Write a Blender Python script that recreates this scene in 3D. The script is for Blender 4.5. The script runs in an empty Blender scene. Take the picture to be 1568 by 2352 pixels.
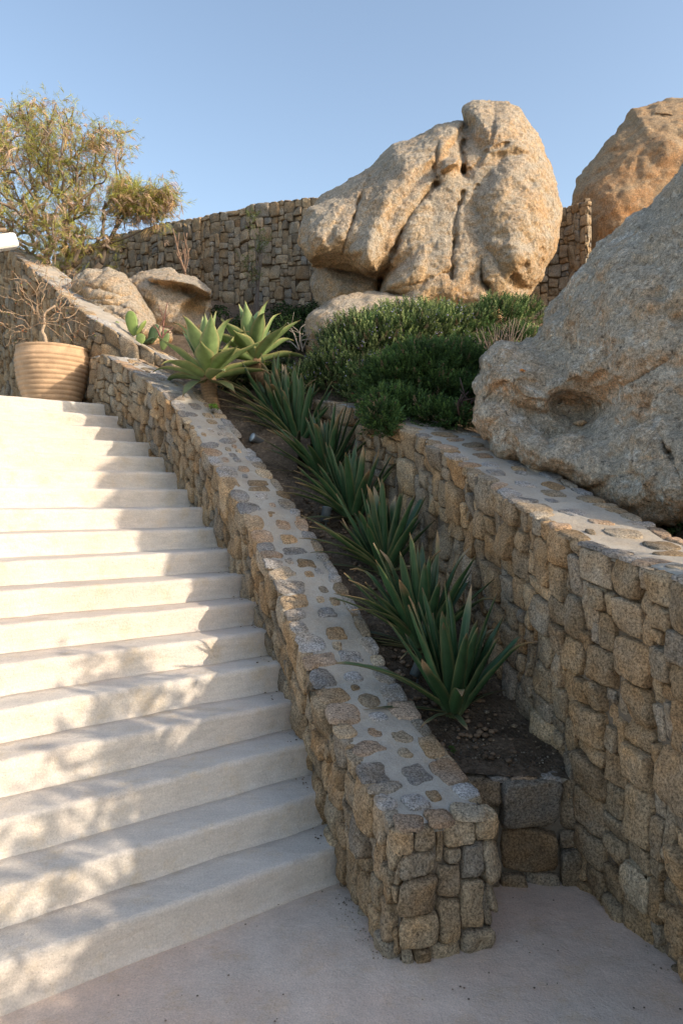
import bpy, bmesh, math, random
import numpy as np
R_ = math.radians
rng = np.random.default_rng(7)
random.seed(7)
SC = bpy.context.scene
COL = SC.collection

# ------------------------------------------------------------------ camera, sky, sun, exposure
F, CX, CY, EYE = 1698.0, 784.0, 1148.0, 1.6      # focal length, principal point in the 1568x2352 picture, eye height
cam_d = bpy.data.cameras.new('camera'); cam = bpy.data.objects.new('camera', cam_d); COL.objects.link(cam)
cam.location = (0, 0, EYE); cam.rotation_euler = (R_(90), 0, 0)
cam_d.sensor_fit = 'VERTICAL'; cam_d.sensor_height = 36.0; cam_d.sensor_width = 24.0
cam_d.lens = 26.0; cam_d.shift_y = -(1176 - CY) / 2352.0
cam_d.clip_start = 0.05; cam_d.clip_end = 3000
SC.camera = cam
SUN_EL, SUN_AZ = R_(24), R_(112)                  # azimuth clockwise from +Y
world = bpy.data.worlds.new('World'); SC.world = world; world.use_nodes = True
wn = world.node_tree.nodes; wl = world.node_tree.links
bg = wn['Background']; sky = wn.new('ShaderNodeTexSky'); sky.sky_type = 'NISHITA'
sky.sun_disc = False; sky.sun_elevation = SUN_EL; sky.sun_rotation = SUN_AZ
sky.air_density = 1.0; sky.dust_density = 1.6; sky.ozone_density = 1.2; sky.altitude = 50
wl.new(sky.outputs[0], bg.inputs[0]); bg.inputs[1].default_value = 0.15
sd = bpy.data.lights.new('sun', 'SUN'); sun = bpy.data.objects.new('sun', sd); COL.objects.link(sun)
sd.energy = 2.15; sd.angle = R_(0.7); sd.color = (1.0, 0.91, 0.80)
sx, sy, sz = math.sin(SUN_AZ) * math.cos(SUN_EL), math.cos(SUN_AZ) * math.cos(SUN_EL), math.sin(SUN_EL)
from mathutils import Vector, Matrix
sun.rotation_euler = Vector((sx, sy, sz)).to_track_quat('Z', 'Y').to_euler()
SC.view_settings.view_transform = 'Standard'; SC.view_settings.look = 'None'
SC.view_settings.exposure = 1.12; SC.view_settings.gamma = 1.0
SC.view_settings.use_white_balance = True; SC.view_settings.white_balance_temperature = 7250; SC.view_settings.white_balance_tint = 10
SC.cycles.max_bounces = 6; SC.cycles.diffuse_bounces = 4

# ------------------------------------------------------------------ helpers
def at(px, py, d):
    return np.array([(px - CX) * d / F, d, EYE - (py - CY) * d / F])
def zat(py, d): return EYE - (py - CY) * d / F

def _hash(ix, iy, iz, seed):
    h = (ix.astype(np.int64) * 374761393 + iy.astype(np.int64) * 668265263 + iz.astype(np.int64) * 2147483647 + seed * 974634781) & 0xffffffff
    h = ((h ^ (h >> 13)) * 1274126177) & 0xffffffff
    h = ((h ^ (h >> 15)) * 2246822519) & 0xffffffff
    return ((h ^ (h >> 16)) & 0xffffff) / float(0xffffff) * 2 - 1
def noise(p, seed=0):
    p = np.asarray(p, float); i = np.floor(p).astype(np.int64); f = p - i
    u = f * f * f * (f * (f * 6 - 15) + 10); r = 0
    for a in (0, 1):
        wx = u[..., 0] if a else 1 - u[..., 0]
        for b in (0, 1):
            wy = u[..., 1] if b else 1 - u[..., 1]
            for c in (0, 1):
                wz = u[..., 2] if c else 1 - u[..., 2]
                r = r + wx * wy * wz * _hash(i[..., 0] + a, i[..., 1] + b, i[..., 2] + c, seed)
    return r
def fbm(p, octv=4, seed=0, gain=.5, lac=2.03):
    r = 0; a = 1.0; p = np.asarray(p, float)
    for k in range(octv):
        r = r + a * noise(p, seed + k * 17); p = p * lac; a *= gain
    return r
def interp(x, xs, ys): return np.interp(x, xs, ys)

def make_mesh(name, V, quads=None, tris=None, col=None, smooth=True, mats=(), midx=None):
    me = bpy.data.meshes.new(name)
    V = np.asarray(V, np.float32).reshape(-1, 3)
    nq = 0 if quads is None else len(quads); nt = 0 if tris is None else len(tris)
    me.vertices.add(len(V)); me.vertices.foreach_set('co', V.ravel())
    loops = []; 
    if nq: loops.append(np.asarray(quads, np.int32).ravel())
    if nt: loops.append(np.asarray(tris, np.int32).ravel())
    lp = np.concatenate(loops) if loops else np.zeros(0, np.int32)
    me.loops.add(len(lp)); me.loops.foreach_set('vertex_index', lp)
    starts = np.concatenate([np.arange(nq) * 4, nq * 4 + np.arange(nt) * 3]).astype(np.int32)
    me.polygons.add(nq + nt); me.polygons.foreach_set('loop_start', starts)
    me.polygons.foreach_set('use_smooth', np.full(nq + nt, smooth, bool))
    for m in mats: me.materials.append(m)
    if midx is not None: me.polygons.foreach_set('material_index', np.asarray(midx, np.int32))
    if col is not None:
        a = me.attributes.new('Col', 'FLOAT_COLOR', 'POINT')
        c = np.ones((len(V), 4), np.float32); c[:, :3] = np.asarray(col, np.float32).reshape(-1, 3) if np.ndim(col) > 1 else col
        a.data.foreach_set('color', c.ravel())
    me.validate(); me.update()
    return me
class MB:
    """collects vertices, quads, triangles, a colour per vertex and a material per face"""
    def __init__(s): s.V = []; s.Q = []; s.T = []; s.C = []; s.mq = []; s.mt = []; s.n = 0
    def add(s, V, Q=None, T=None, col=(1, 1, 1), m=0):
        V = np.asarray(V, float).reshape(-1, 3)
        s.V.append(V); c = np.asarray(col, float)
        s.C.append(np.broadcast_to(c, V.shape) if c.ndim == 1 else c.reshape(-1, 3))
        if Q is not None and len(Q): q = np.asarray(Q).reshape(-1, 4) + s.n; s.Q.append(q); s.mq.append(np.full(len(q), m))
        if T is not None and len(T): t = np.asarray(T).reshape(-1, 3) + s.n; s.T.append(t); s.mt.append(np.full(len(t), m))
        s.n += len(V)
    def build(s, name, mats, parent=None, smooth=True):
        mats = mats if isinstance(mats, (list, tuple)) else [mats]
        V = np.concatenate(s.V); C = np.concatenate(s.C)
        Q = np.concatenate(s.Q) if s.Q else None; T = np.concatenate(s.T) if s.T else None
        mi = np.concatenate(s.mq + s.mt)
        off = np.zeros(3)
        if parent is not None: off = np.array(parent.location)
        else: off = np.array([(V[:, 0].min() + V[:, 0].max()) / 2, (V[:, 1].min() + V[:, 1].max()) / 2, V[:, 2].min()])
        me = make_mesh(name, V - off, Q, T, C, smooth, mats, mi)
        o = bpy.data.objects.new(name, me); COL.objects.link(o)
        if parent is not None: o.parent = parent
        else: o.location = off
        return o
def tag(o, label=None, cat=None, group=None, kind=None):
    if label: o['label'] = label
    if cat: o['category'] = cat
    if group: o['group'] = group
    if kind: o['kind'] = kind
    return o
def thing(name, loc, label, cat, group=None):
    o = bpy.data.objects.new(name, None); COL.objects.link(o); o.location = tuple(float(c) for c in loc)
    o.empty_display_size = .1
    return tag(o, label, cat, group)
def grid_quads(nu, nv, closed_v=False):
    i = np.arange(nu - 1)[:, None]; j = np.arange(nv if closed_v else nv - 1)[None, :]; j2 = (j + 1) % nv
    return np.stack([i * nv + j, (i + 1) * nv + j, (i + 1) * nv + j2, i * nv + j2], -1).reshape(-1, 4)
def tube(mb, pts, rad, n=6, col=(1, 1, 1), m=0, cap=True):
    P = np.asarray(pts, float); k = len(P); rad = np.broadcast_to(np.asarray(rad, float), (k,))
    T = np.gradient(P, axis=0); T /= np.linalg.norm(T, axis=1)[:, None] + 1e-9
    ref = np.array([0, 0, 1.0]) if abs(T[:, 2]).mean() < .85 else np.array([1.0, 0, 0])
    A = np.cross(T, ref); A /= np.linalg.norm(A, axis=1)[:, None] + 1e-9; B = np.cross(T, A)
    th = np.linspace(0, 2 * np.pi, n, endpoint=False)
    V = P[:, None, :] + rad[:, None, None] * (np.cos(th)[None, :, None] * A[:, None, :] + np.sin(th)[None, :, None] * B[:, None, :])
    c = np.asarray(col, float)
    if c.ndim == 2: c = np.repeat(c, n, axis=0)
    Q = grid_quads(k, n, True); V = V.reshape(-1, 3)
    Tt = None
    if cap:
        V = np.concatenate([V, P[:1], P[-1:]]); j = np.arange(n); j2 = (j + 1) % n
        if c.ndim == 2: c = np.concatenate([c, c[:1], c[-1:]])
        Tt = np.concatenate([np.stack([np.full(n, k * n), j, j2], 1), np.stack([np.full(n, k * n + 1), (k - 1) * n + j2, (k - 1) * n + j], 1)])
    mb.add(V, Q, Tt, c, m)
def curve(pts, n=12):
    """Catmull-Rom through points"""
    P = np.asarray(pts, float); P = np.concatenate([2 * P[:1] - P[1:2], P, 2 * P[-1:] - P[-2:-1]])
    out = []; segs = len(P) - 3
    for t in np.linspace(0, segs - 1e-6, n):
        i = int(t); u = t - i; a, b, c, d = P[i:i + 4]
        out.append(.5 * (2 * b + (c - a) * u + (2 * a - 5 * b + 4 * c - d) * u * u + (3 * b - a - 3 * c + d) * u ** 3))
    return np.array(out)

# ------------------------------------------------------------------ materials
class NT:
    def __init__(s, name):
        s.m = bpy.data.materials.new(name); s.m.use_nodes = True; s.t = s.m.node_tree; s.N = s.t.nodes; s.L = s.t.links
        s.b = s.N['Principled BSDF']; s.co = s.N.new('ShaderNodeTexCoord').outputs['Object']
    def n(s, typ, ins=(), **kw):
        x = s.N.new(typ)
        for k, v in kw.items(): setattr(x, k, v)
        for k, v in dict(ins).items():
            if hasattr(v, 'is_linked') or isinstance(v, bpy.types.NodeSocket): s.L.new(v, x.inputs[k])
            else: x.inputs[k].default_value = v
        return x
    def noise(s, scale, detail=3, rough=.55, vec=None, dist=0.0):
        return s.n('ShaderNodeTexNoise', {'Vector': vec or s.co, 'Scale': scale, 'Detail': detail, 'Roughness': rough, 'Distortion': dist}).outputs[0]
    def voro(s, scale, vec=None, feature='F1', out='Distance'):
        x = s.n('ShaderNodeTexVoronoi', {'Vector': vec or s.co, 'Scale': scale}, feature=feature); return x.outputs[out]
    def ramp(s, fac, stops):
        x = s.N.new('ShaderNodeValToRGB'); s.L.new(fac, x.inputs[0]); e = x.color_ramp.elements
        while len(e) < len(stops): e.new(.5)
        for el, (p, c) in zip(e, stops): el.position = p; el.color = (*c, 1) if len(c) == 3 else c
        return x.outputs[0]
    def mr(s, v, a, b, c, d):
        return s.n('ShaderNodeMapRange', {0: v, 1: a, 2: b, 3: c, 4: d}).outputs[0]
    def mix(s, fac, a, b, mode='MIX'):
        x = s.N.new('ShaderNodeMix'); x.data_type = 'RGBA'; x.blend_type = mode
        for k, v in ((0, fac), (6, a), (7, b)):
            if isinstance(v, bpy.types.NodeSocket): s.L.new(v, x.inputs[k])
            elif k == 0: x.inputs[0].default_value = v
            else: x.inputs[k].default_value = (*v, 1)
        return x.outputs[2]
    def math(s, op, a, b=0.0):
        x = s.N.new('ShaderNodeMath'); x.operation = op
        for k, v in ((0, a), (1, b)):
            if isinstance(v, bpy.types.NodeSocket): s.L.new(v, x.inputs[k])
            else: x.inputs[k].default_value = v
        return x.outputs[0]
    def scale_col(s, c, v):
        return s.n('ShaderNodeVectorMath', {0: c, 3: v}, operation='SCALE').outputs[0]
    def attr(s): return s.n('ShaderNodeAttribute', attribute_name='Col').outputs[0]
    def bump(s, h, dist=.01, strength=1.0, prev=None):
        x = s.n('ShaderNodeBump', {'Height': h, 'Distance': dist, 'Strength': strength})
        if prev is not None: s.L.new(prev, x.inputs['Normal'])
        return x.outputs[0]
    def done(s, col, rough=.9, nrm=None, spec=.25):
        for k, v in (('Base Color', col), ('Roughness', rough), ('Specular IOR Level', spec)):
            if isinstance(v, bpy.types.NodeSocket): s.L.new(v, s.b.inputs[k])
            else: s.b.inputs[k].default_value = (*v, 1) if k == 'Base Color' else v
        if nrm is not None: s.L.new(nrm, s.b.inputs['Normal'])
        return s.m

def mat_stone(name, sp=1.0):
    t = NT(name); c = t.attr()
    c = t.scale_col(c, t.mr(t.noise(9, 4), .3, .7, .78, 1.2))
    warm = t.ramp(t.noise(5, 5, .6), [(.42, (1, 1, 1)), (.62, (1.12, .93, .72))])
    c = t.mix(.8, c, warm, 'MULTIPLY')
    speck = t.noise(110 * sp, 4, .75)
    c = t.scale_col(c, t.mr(speck, .33, .66, .30, 1.68))
    dark = t.mr(t.voro(150 * sp), .10, .24, .35, 1.0)
    c = t.scale_col(c, dark)
    blot = t.mr(t.noise(22, 5, .65), .56, .70, 1.0, .62)
    c = t.scale_col(c, blot)
    n1 = t.bump(t.noise(38, 7, .72), .016, .9); n2 = t.bump(speck, .004, .6, n1)
    return t.done(c, .92, n2, .15)
def mat_mortar(name, col):
    t = NT(name); b = t.n('ShaderNodeRGB'); b.outputs[0].default_value = (*col, 1)
    c = t.scale_col(b.outputs[0], t.mr(t.noise(4, 7, .68), .3, .7, .80, 1.18))
    ru = t.ramp(t.noise(3.1, 6, .7), [(.45, (1, 1, 1)), (.68, (1.05, .94, .83))]); c = t.mix(.9, c, ru, 'MULTIPLY')
    dk = t.mr(t.noise(13, 8, .75), .58, .70, 1.0, .76); c = t.scale_col(c, dk)
    c = t.scale_col(c, t.mr(t.noise(150, 4, .7), .3, .7, .84, 1.16))
    n1 = t.bump(t.noise(14, 6, .7), .02, .6); nb = t.bump(t.noise(70, 5, .7), .006, .7, n1)
    return t.done(c, .95, nb, .1)
def mat_rock(name, warm, grey, lichen=.5, sc=1.0, pale=(.46, .42, .36), dark=.62):
    t = NT(name)
    nrm = t.n('ShaderNodeNewGeometry').outputs['Normal']
    up = t.n('ShaderNodeSeparateXYZ', {0: nrm}).outputs[2]
    big = t.noise(1.3 * sc, 6, .6); mid = t.noise(6 * sc, 7, .68); grain = t.noise(19, 6, .75); fine = t.noise(50, 6, .78); grit = t.noise(120, 3, .7)
    k = t.math('ADD', t.math('MULTIPLY', up, .24), t.math('ADD', t.math('MULTIPLY', mid, .55), t.math('MULTIPLY', big, .6)))
    f = t.mr(k, .50 - .1 * lichen, .74 - .1 * lichen, 0, 1)
    c = t.mix(f, warm, grey)
    ru = t.ramp(t.noise(2.4 * sc, 6, .7, dist=.6), [(.45, (1, 1, 1)), (.68, (1.16, .92, .70))]); c = t.mix(.75, c, ru, 'MULTIPLY')
    pl = t.mr(t.noise(5 * sc, 9, .8, dist=.6), .54, .62, 0, 1)
    c = t.mix(t.math('MULTIPLY', pl, .85 * lichen), c, pale)
    dk = t.mr(t.math('ADD', t.math('MULTIPLY', t.noise(11 * sc, 9, .82), .8), t.math('MULTIPLY', t.noise(2.2 * sc, 3), .25)), .56, .66, 0, 1)
    c = t.mix(t.math('MULTIPLY', dk, dark), c, (.10, .085, .072))
    sp1 = t.noise(24 * min(sc, 1.2), 6, .8); c = t.mix(t.math('MULTIPLY', t.mr(sp1, .56, .63, 0, 1), .55 * lichen + .12), c, pale); c = t.mix(t.math('MULTIPLY', t.mr(sp1, .44, .37, 0, 1), .55 * lichen + .12), c, (.09, .078, .068))
    c = t.scale_col(c, t.mr(grain, .3, .7, .74, 1.24)); c = t.scale_col(c, t.mr(fine, .3, .7, .52, 1.48)); c = t.scale_col(c, t.mr(grit, .3, .7, .55, 1.45))
    c = t.mix(1.0, c, t.attr(), 'MULTIPLY')
    b1 = t.bump(mid, .06, .6); b2 = t.bump(grain, .045, .9, b1); b3 = t.bump(fine, .022, 1.0, b2); b4 = t.bump(grit, .006, .8, b3)
    return t.done(c, .93, b4, .12)
def mat_plaster(name, col, stain=.25, pink=(1.06, .96, .9), iso=False):
    t = NT(name); base = t.n('ShaderNodeRGB'); base.outputs[0].default_value = (*col, 1); c = base.outputs[0]
    c = t.scale_col(c, t.mr(t.noise(1.7, 7, .66), .3, .7, 1 - stain, 1 + stain * .55))
    str_ = t.n('ShaderNodeMapping', {'Vector': t.co, 'Rotation': (0, 0, R_(38)), 'Scale': (1.0, 9, 30)}).outputs[0]
    c = t.scale_col(c, t.mr(t.noise(7, 7, .72) if iso else t.noise(1.6, 6, .68, vec=str_), .3, .7, .89, 1.09))
    hue = t.ramp(t.noise(1.1, 4, .6), [(.4, (1, 1, 1)), (.62, pink)]); c = t.mix(1.0, c, hue, 'MULTIPLY')
    yel = t.ramp(t.noise(6, 7, .75), [(.52, (1, 1, 1)), (.70, (.97, .90, .78))]); c = t.mix(1.0, c, yel, 'MULTIPLY')
    pits = t.mr(t.voro(62), .05, .13, .55, 1.0); c = t.scale_col(c, t.math('MAXIMUM', pits, t.mr(t.noise(9, 3), .46, .56, 1.0, .4)))
    c = t.scale_col(c, t.mr(t.noise(150, 3, .7), .3, .7, .84, 1.16))
    swirl = t.noise(5, 5, .6, dist=2.2)
    b0 = t.bump(swirl, .02, .35); b1 = t.bump(t.noise(22, 6, .65), .012, .6, b0); b2 = t.bump(t.noise(120, 4, .7), .0045, .8, b1)
    return t.done(c, .9, b2, .15)
def mat_leaf(name, rough=.5, spec=.35, streak=True, trans=0.0):
    t = NT(name); c = t.attr(); c = t.scale_col(c, t.mr(t.noise(14, 4), .3, .7, .8, 1.2))
    nb = t.bump(t.noise(30, 3), .004, .4)
    m = t.done(c, rough, nb, spec)
    if trans:
        tr = t.n('ShaderNodeBsdfTranslucent', {'Color': c}); mx = t.n('ShaderNodeMixShader', {0: trans})
        t.L.new(t.b.outputs[0], mx.inputs[1]); t.L.new(tr.outputs[0], mx.inputs[2]); t.L.new(mx.outputs[0], t.N['Material Output'].inputs[0])
    return m
def mat_soil(name, col):
    t = NT(name); b = t.n('ShaderNodeRGB'); b.outputs[0].default_value = (*col, 1); c = t.scale_col(b.outputs[0], t.mr(t.noise(5, 6, .7), .3, .7, .55, 1.4))
    gr = t.ramp(t.voro(60, out='Color'), [(.0, (.5, .5, .5)), (.85, (1.2, 1.2, 1.2)), (1, (2.6, 2.5, 2.4))]); c = t.mix(.8, c, gr, 'MULTIPLY')
    b1 = t.bump(t.noise(25, 6, .75), .03, 1.0); b2 = t.bump(t.voro(60), .01, .7, b1)
    return t.done(c, .97, b2, .08)
def mat_simple(name, col, rough=.6, spec=.3, bump=0.0, var=.15, sc=20):
    t = NT(name); b = t.n('ShaderNodeRGB'); b.outputs[0].default_value = (*col, 1)
    c = t.scale_col(b.outputs[0], t.mr(t.noise(sc, 5, .65), .3, .7, 1 - var, 1 + var))
    return t.done(c, rough, t.bump(t.noise(sc * 3, 5, .7), .004, bump) if bump else None, spec)
def mat_vcol(name, rough=.85, sc=40, spec=.15):
    t = NT(name); c = t.scale_col(t.attr(), t.mr(t.noise(sc, 5, .7), .3, .7, .72, 1.28))
    return t.done(c, rough, t.bump(t.noise(sc * 1.5, 5, .7), .006, .8), spec)
M = dict(
    stone=mat_stone('granite_rubble'), mortar=mat_mortar('sand_mortar', (.19, .155, .118)), cap=mat_mortar('coping_mortar', (.40, .365, .315)),
    plaster=mat_plaster('beige_plaster', (.62, .565, .50), .13, (1.03, .96, .92)), floor=mat_plaster('floor_plaster', (.66, .545, .455), .12, (1.05, .94, .89), iso=True),
    rock=mat_rock('granite_boulder', (.60, .42, .25), (.52, .45, .36), .42), rock_grey=mat_rock('grey_boulder', (.66, .46, .30), (.58, .505, .40), 1.15, 1.2, (.78, .73, .64), .5),
    rock_red=mat_rock('ochre_boulder', (.50, .285, .145), (.46, .33, .21), .25),
    soil=mat_soil('planting_soil', (.16, .118, .084)), agave=mat_leaf('agave_leaf', .42, .4), pale=mat_leaf('pale_agave_leaf', .5, .3, trans=.12),
    needle=mat_leaf('rosemary_needle', .55, .3, trans=.3), wood=mat_vcol('bark', .9, 60), feather=mat_leaf('tamarisk_spray', .8, .1, trans=.3),
    terracotta=None, white=mat_simple('white_paint', (.78, .77, .74), .5, .3, .3, .05, 12), metal=mat_simple('lamp_metal', (.10, .11, .12), .4, .5, 0, .1),
    glass=mat_simple('lamp_glass', (.35, .4, .42), .15, .6, 0, .05), timber=mat_simple('weathered_timber', (.30, .22, .15), .8, .2, .6, .3, 14),
)
def mat_pot():
    t = NT('terracotta'); z = t.n('ShaderNodeSeparateXYZ', {0: t.co}).outputs[2]
    b = t.n('ShaderNodeRGB'); b.outputs[0].default_value = (.47, .315, .195, 1)
    c = t.scale_col(b.outputs[0], t.mr(t.noise(7, 6, .65), .3, .7, .78, 1.2))
    pale = t.ramp(t.noise(3.5, 6, .7), [(.48, (1, 1, 1)), (.68, (1.15, 1.12, 1.1))]); c = t.mix(1, c, pale, 'MULTIPLY')
    dk = t.mr(t.noise(28, 6, .7), .58, .7, 1, .75); c = t.scale_col(c, dk)
    return t.done(c, .85, t.bump(t.noise(70, 6, .7), .005, .6), .2)
M['terracotta'] = mat_pot()

# ------------------------------------------------------------------ floor and far ground
def sheet(name, x0, x1, y0, y1, z, m, step=None, amp=0.0):
    nx = max(2, int((x1 - x0) / step) + 1) if step else 2; ny = max(2, int((y1 - y0) / step) + 1) if step else 2
    X, Y = np.meshgrid(np.linspace(x0, x1, nx), np.linspace(y0, y1, ny), indexing='ij')
    P = np.stack([X, Y, np.full_like(X, z)], -1)
    if amp: P[..., 2] += amp * fbm(P * np.array([1.1, 1.1, 0]), 3, 5)
    mb = MB(); mb.add(P, grid_quads(nx, ny)); o = mb.build(name, m); tag(o, kind='structure'); return o
sheet('ground', -900, 900, -900, 900, -0.06, M['soil'])
sheet('floor', -9, 9, -9, 4.6, 0.0, M['floor'], .12, .004)

# ------------------------------------------------------------------ staircase
RISE = 0.14
nR = np.array([1, 2, 3, 4, 5, 6, 7, 8, 9, 10, 11, 13, 14, 15, 16, 17, 18])
pxR = np.array([784, 739, 700.5, 666, 641, 617, 586, 560, 533, 505, 477, 406.5, 378, 344.5, 309.5, 278, 250])
yR = 3.11 + .2364 * (nR - 1); xR = (pxR - CX) * yR / F
fxR = np.polyfit(nR, xR, 3)
dL = np.array([2.258, 2.517, 2.737, 2.964, 3.179, 3.426, 3.677, 3.885, 4.055, 4.276, 4.468, 5.70, 5.97, 6.20, 6.43])
nL = np.array([1, 2, 3, 4, 5, 6, 7, 8, 9, 10, 11, 15, 16, 17, 18]); fdL = np.polyfit(nL, dL, 2)
def stairR(n): return np.array([np.polyval(fxR, n), 3.11 + .2364 * (n - 1)])
def stairL(n): d = np.polyval(fdL, n); return np.array([-.4617 * d, d])
stair = thing('staircase', (0, 3.1, 0), 'broad beige plastered outdoor staircase with rounded nosings climbing beside the stone wall', 'staircase')
def step_mesh(n, last=False):
    ts = np.concatenate([np.linspace(-.32, 1.1, 64), np.linspace(1.15, 2.3, 14)])
    def line(k): 
        a, b = stairR(k), stairL(k); d = (b - a); d = d / np.linalg.norm(d) * 1.35
        return a[None] + d[None] * ts[:, None]
    A, B = line(n), line(n + 1)
    U = B - A; U /= np.linalg.norm(U, axis=1)[:, None]
    depth = np.linalg.norm(B - A, axis=1) + .03
    top = n * RISE; bot = (n - 1) * RISE
    r = .026; prof = [(0.02, bot - .05), (-.022, bot - .005), (-.012, bot + .006), (-.004, bot + .016), (0, bot + .03)]
    prof += [(.004, bot + .06), (.006, top - .05)]
    for a in np.linspace(0, 90, 6): prof.append((.006 + r - r * math.cos(R_(a)), top - r + r * math.sin(R_(a))))
    m = len(prof)
    V = np.zeros((len(ts), m + 4, 3))
    for j, (a, z) in enumerate(prof):
        V[:, j, :2] = A + U * a; V[:, j, 2] = z
    for k, fr in enumerate((.3, .65, 1.0)):
        V[:, m + k, :2] = A + U * (depth * fr)[:, None]; V[:, m + k, 2] = top + .002 * k
    V[:, m + 3, :2] = A + U * depth[:, None]; V[:, m + 3, 2] = bot - .05
    W = V.copy(); wob = fbm(W * np.array([1.3, 1.3, 2.0]) + n * 3.7, 3, 11)
    V[:, :m, :2] += (U * (.010 * wob.mean(1))[:, None])[:, None, :]
    V[:, 3:m + 3, 2] += .006 * fbm(W[:, 3:m + 3] * 1.1 + n, 3, 23) + .0025 * fbm(W[:, 3:m + 3] * 9, 2, 31)
    V[:, 3:m, :2] += .0045 * fbm(W[:, 3:m] * 8, 3, 37)[..., None] * U[:, None, :]
    return V
for n in range(1, 19):
    V = step_mesh(n); mb = MB(); mb.add(V, grid_quads(V.shape[0], V.shape[1], True)); mb.build('step', M['plaster'], stair)
# landing behind the top step
mb = MB(); r18, l18 = stairR(18.95), stairL(18.95); dd = (l18 - r18) / np.linalg.norm(l18 - r18)
P0, P1 = r18 - dd * .45, r18 + dd * 3.2; back = np.array([-.62, .785]) * 5.5
for zt in (18 * RISE - .004, 18 * RISE - .3):
    mb.add([(*P0, zt), (*P1, zt), (*(P1 + back), zt), (*(P0 + back), zt)], [[0, 1, 2, 3]])
mb.add([(*P0, 2.516), (*P1, 2.516), (*(P1 + back), 2.516), (*(P0 + back), 2.516), (*P0, 2.22), (*P1, 2.22), (*(P1 + back), 2.22), (*(P0 + back), 2.22)],
       [[0, 4, 5, 1], [1, 5, 6, 2], [2, 6, 7, 3], [3, 7, 4, 0]])
mb.build('landing', M['plaster'], stair, smooth=False)

# ------------------------------------------------------------------ rubble walls
def resample(pts, step=.04, smooth=0):
    P = np.asarray(pts, float); d = np.r_[0, np.cumsum(np.linalg.norm(np.diff(P, axis=0), axis=1))]
    s = np.linspace(0, d[-1], max(8, int(d[-1] / step) + 1))
    Q = np.stack([np.interp(s, d, P[:, k]) for k in range(P.shape[1])], 1)
    for _ in range(smooth):
        Q[1:-1] = .25 * Q[:-2] + .5 * Q[1:-1] + .25 * Q[2:]
    return Q
def pack(nw, nh, r, ws, wp, hs, hp):
    used = np.zeros((nw, nh), bool); out = []
    for j in range(nh):
        i = 0
        while i < nw:
            if used[i, j]: i += 1; continue
            w = int(r.choice(ws, p=wp)); h = int(r.choice(hs, p=hp))
            if r.random() < .65 and w > 1: h = max(2, w + int(r.choice([-1, 0, 0, 1])))
            w = min(w, nw - i); k = 0
            while k < w and not used[i + k, j]: k += 1
            w = k
            if i + w < nw:                                   # avoid slivers one cell wide
                q = 0
                while i + w + q < nw and not used[i + w + q, j] and q < 2: q += 1
                if q == 1 and (i + w + q >= nw or used[i + w + q, j]): w += 1
            if w == 1 and r.random() < .4: h = min(h, 3)
            h = min(h, nh - j); used[i:i + w, j:j + h] = True; out.append((i, j, w, h)); i += w
    return out
TINTS = np.array([(.40, .305, .205), (.43, .345, .245), (.37, .29, .205), (.38, .33, .265), (.36, .31, .245), (.33, .295, .25), (.45, .37, .27), (.38, .275, .175), (.41, .32, .22), (.35, .295, .225), (.42, .33, .23)])
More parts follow.
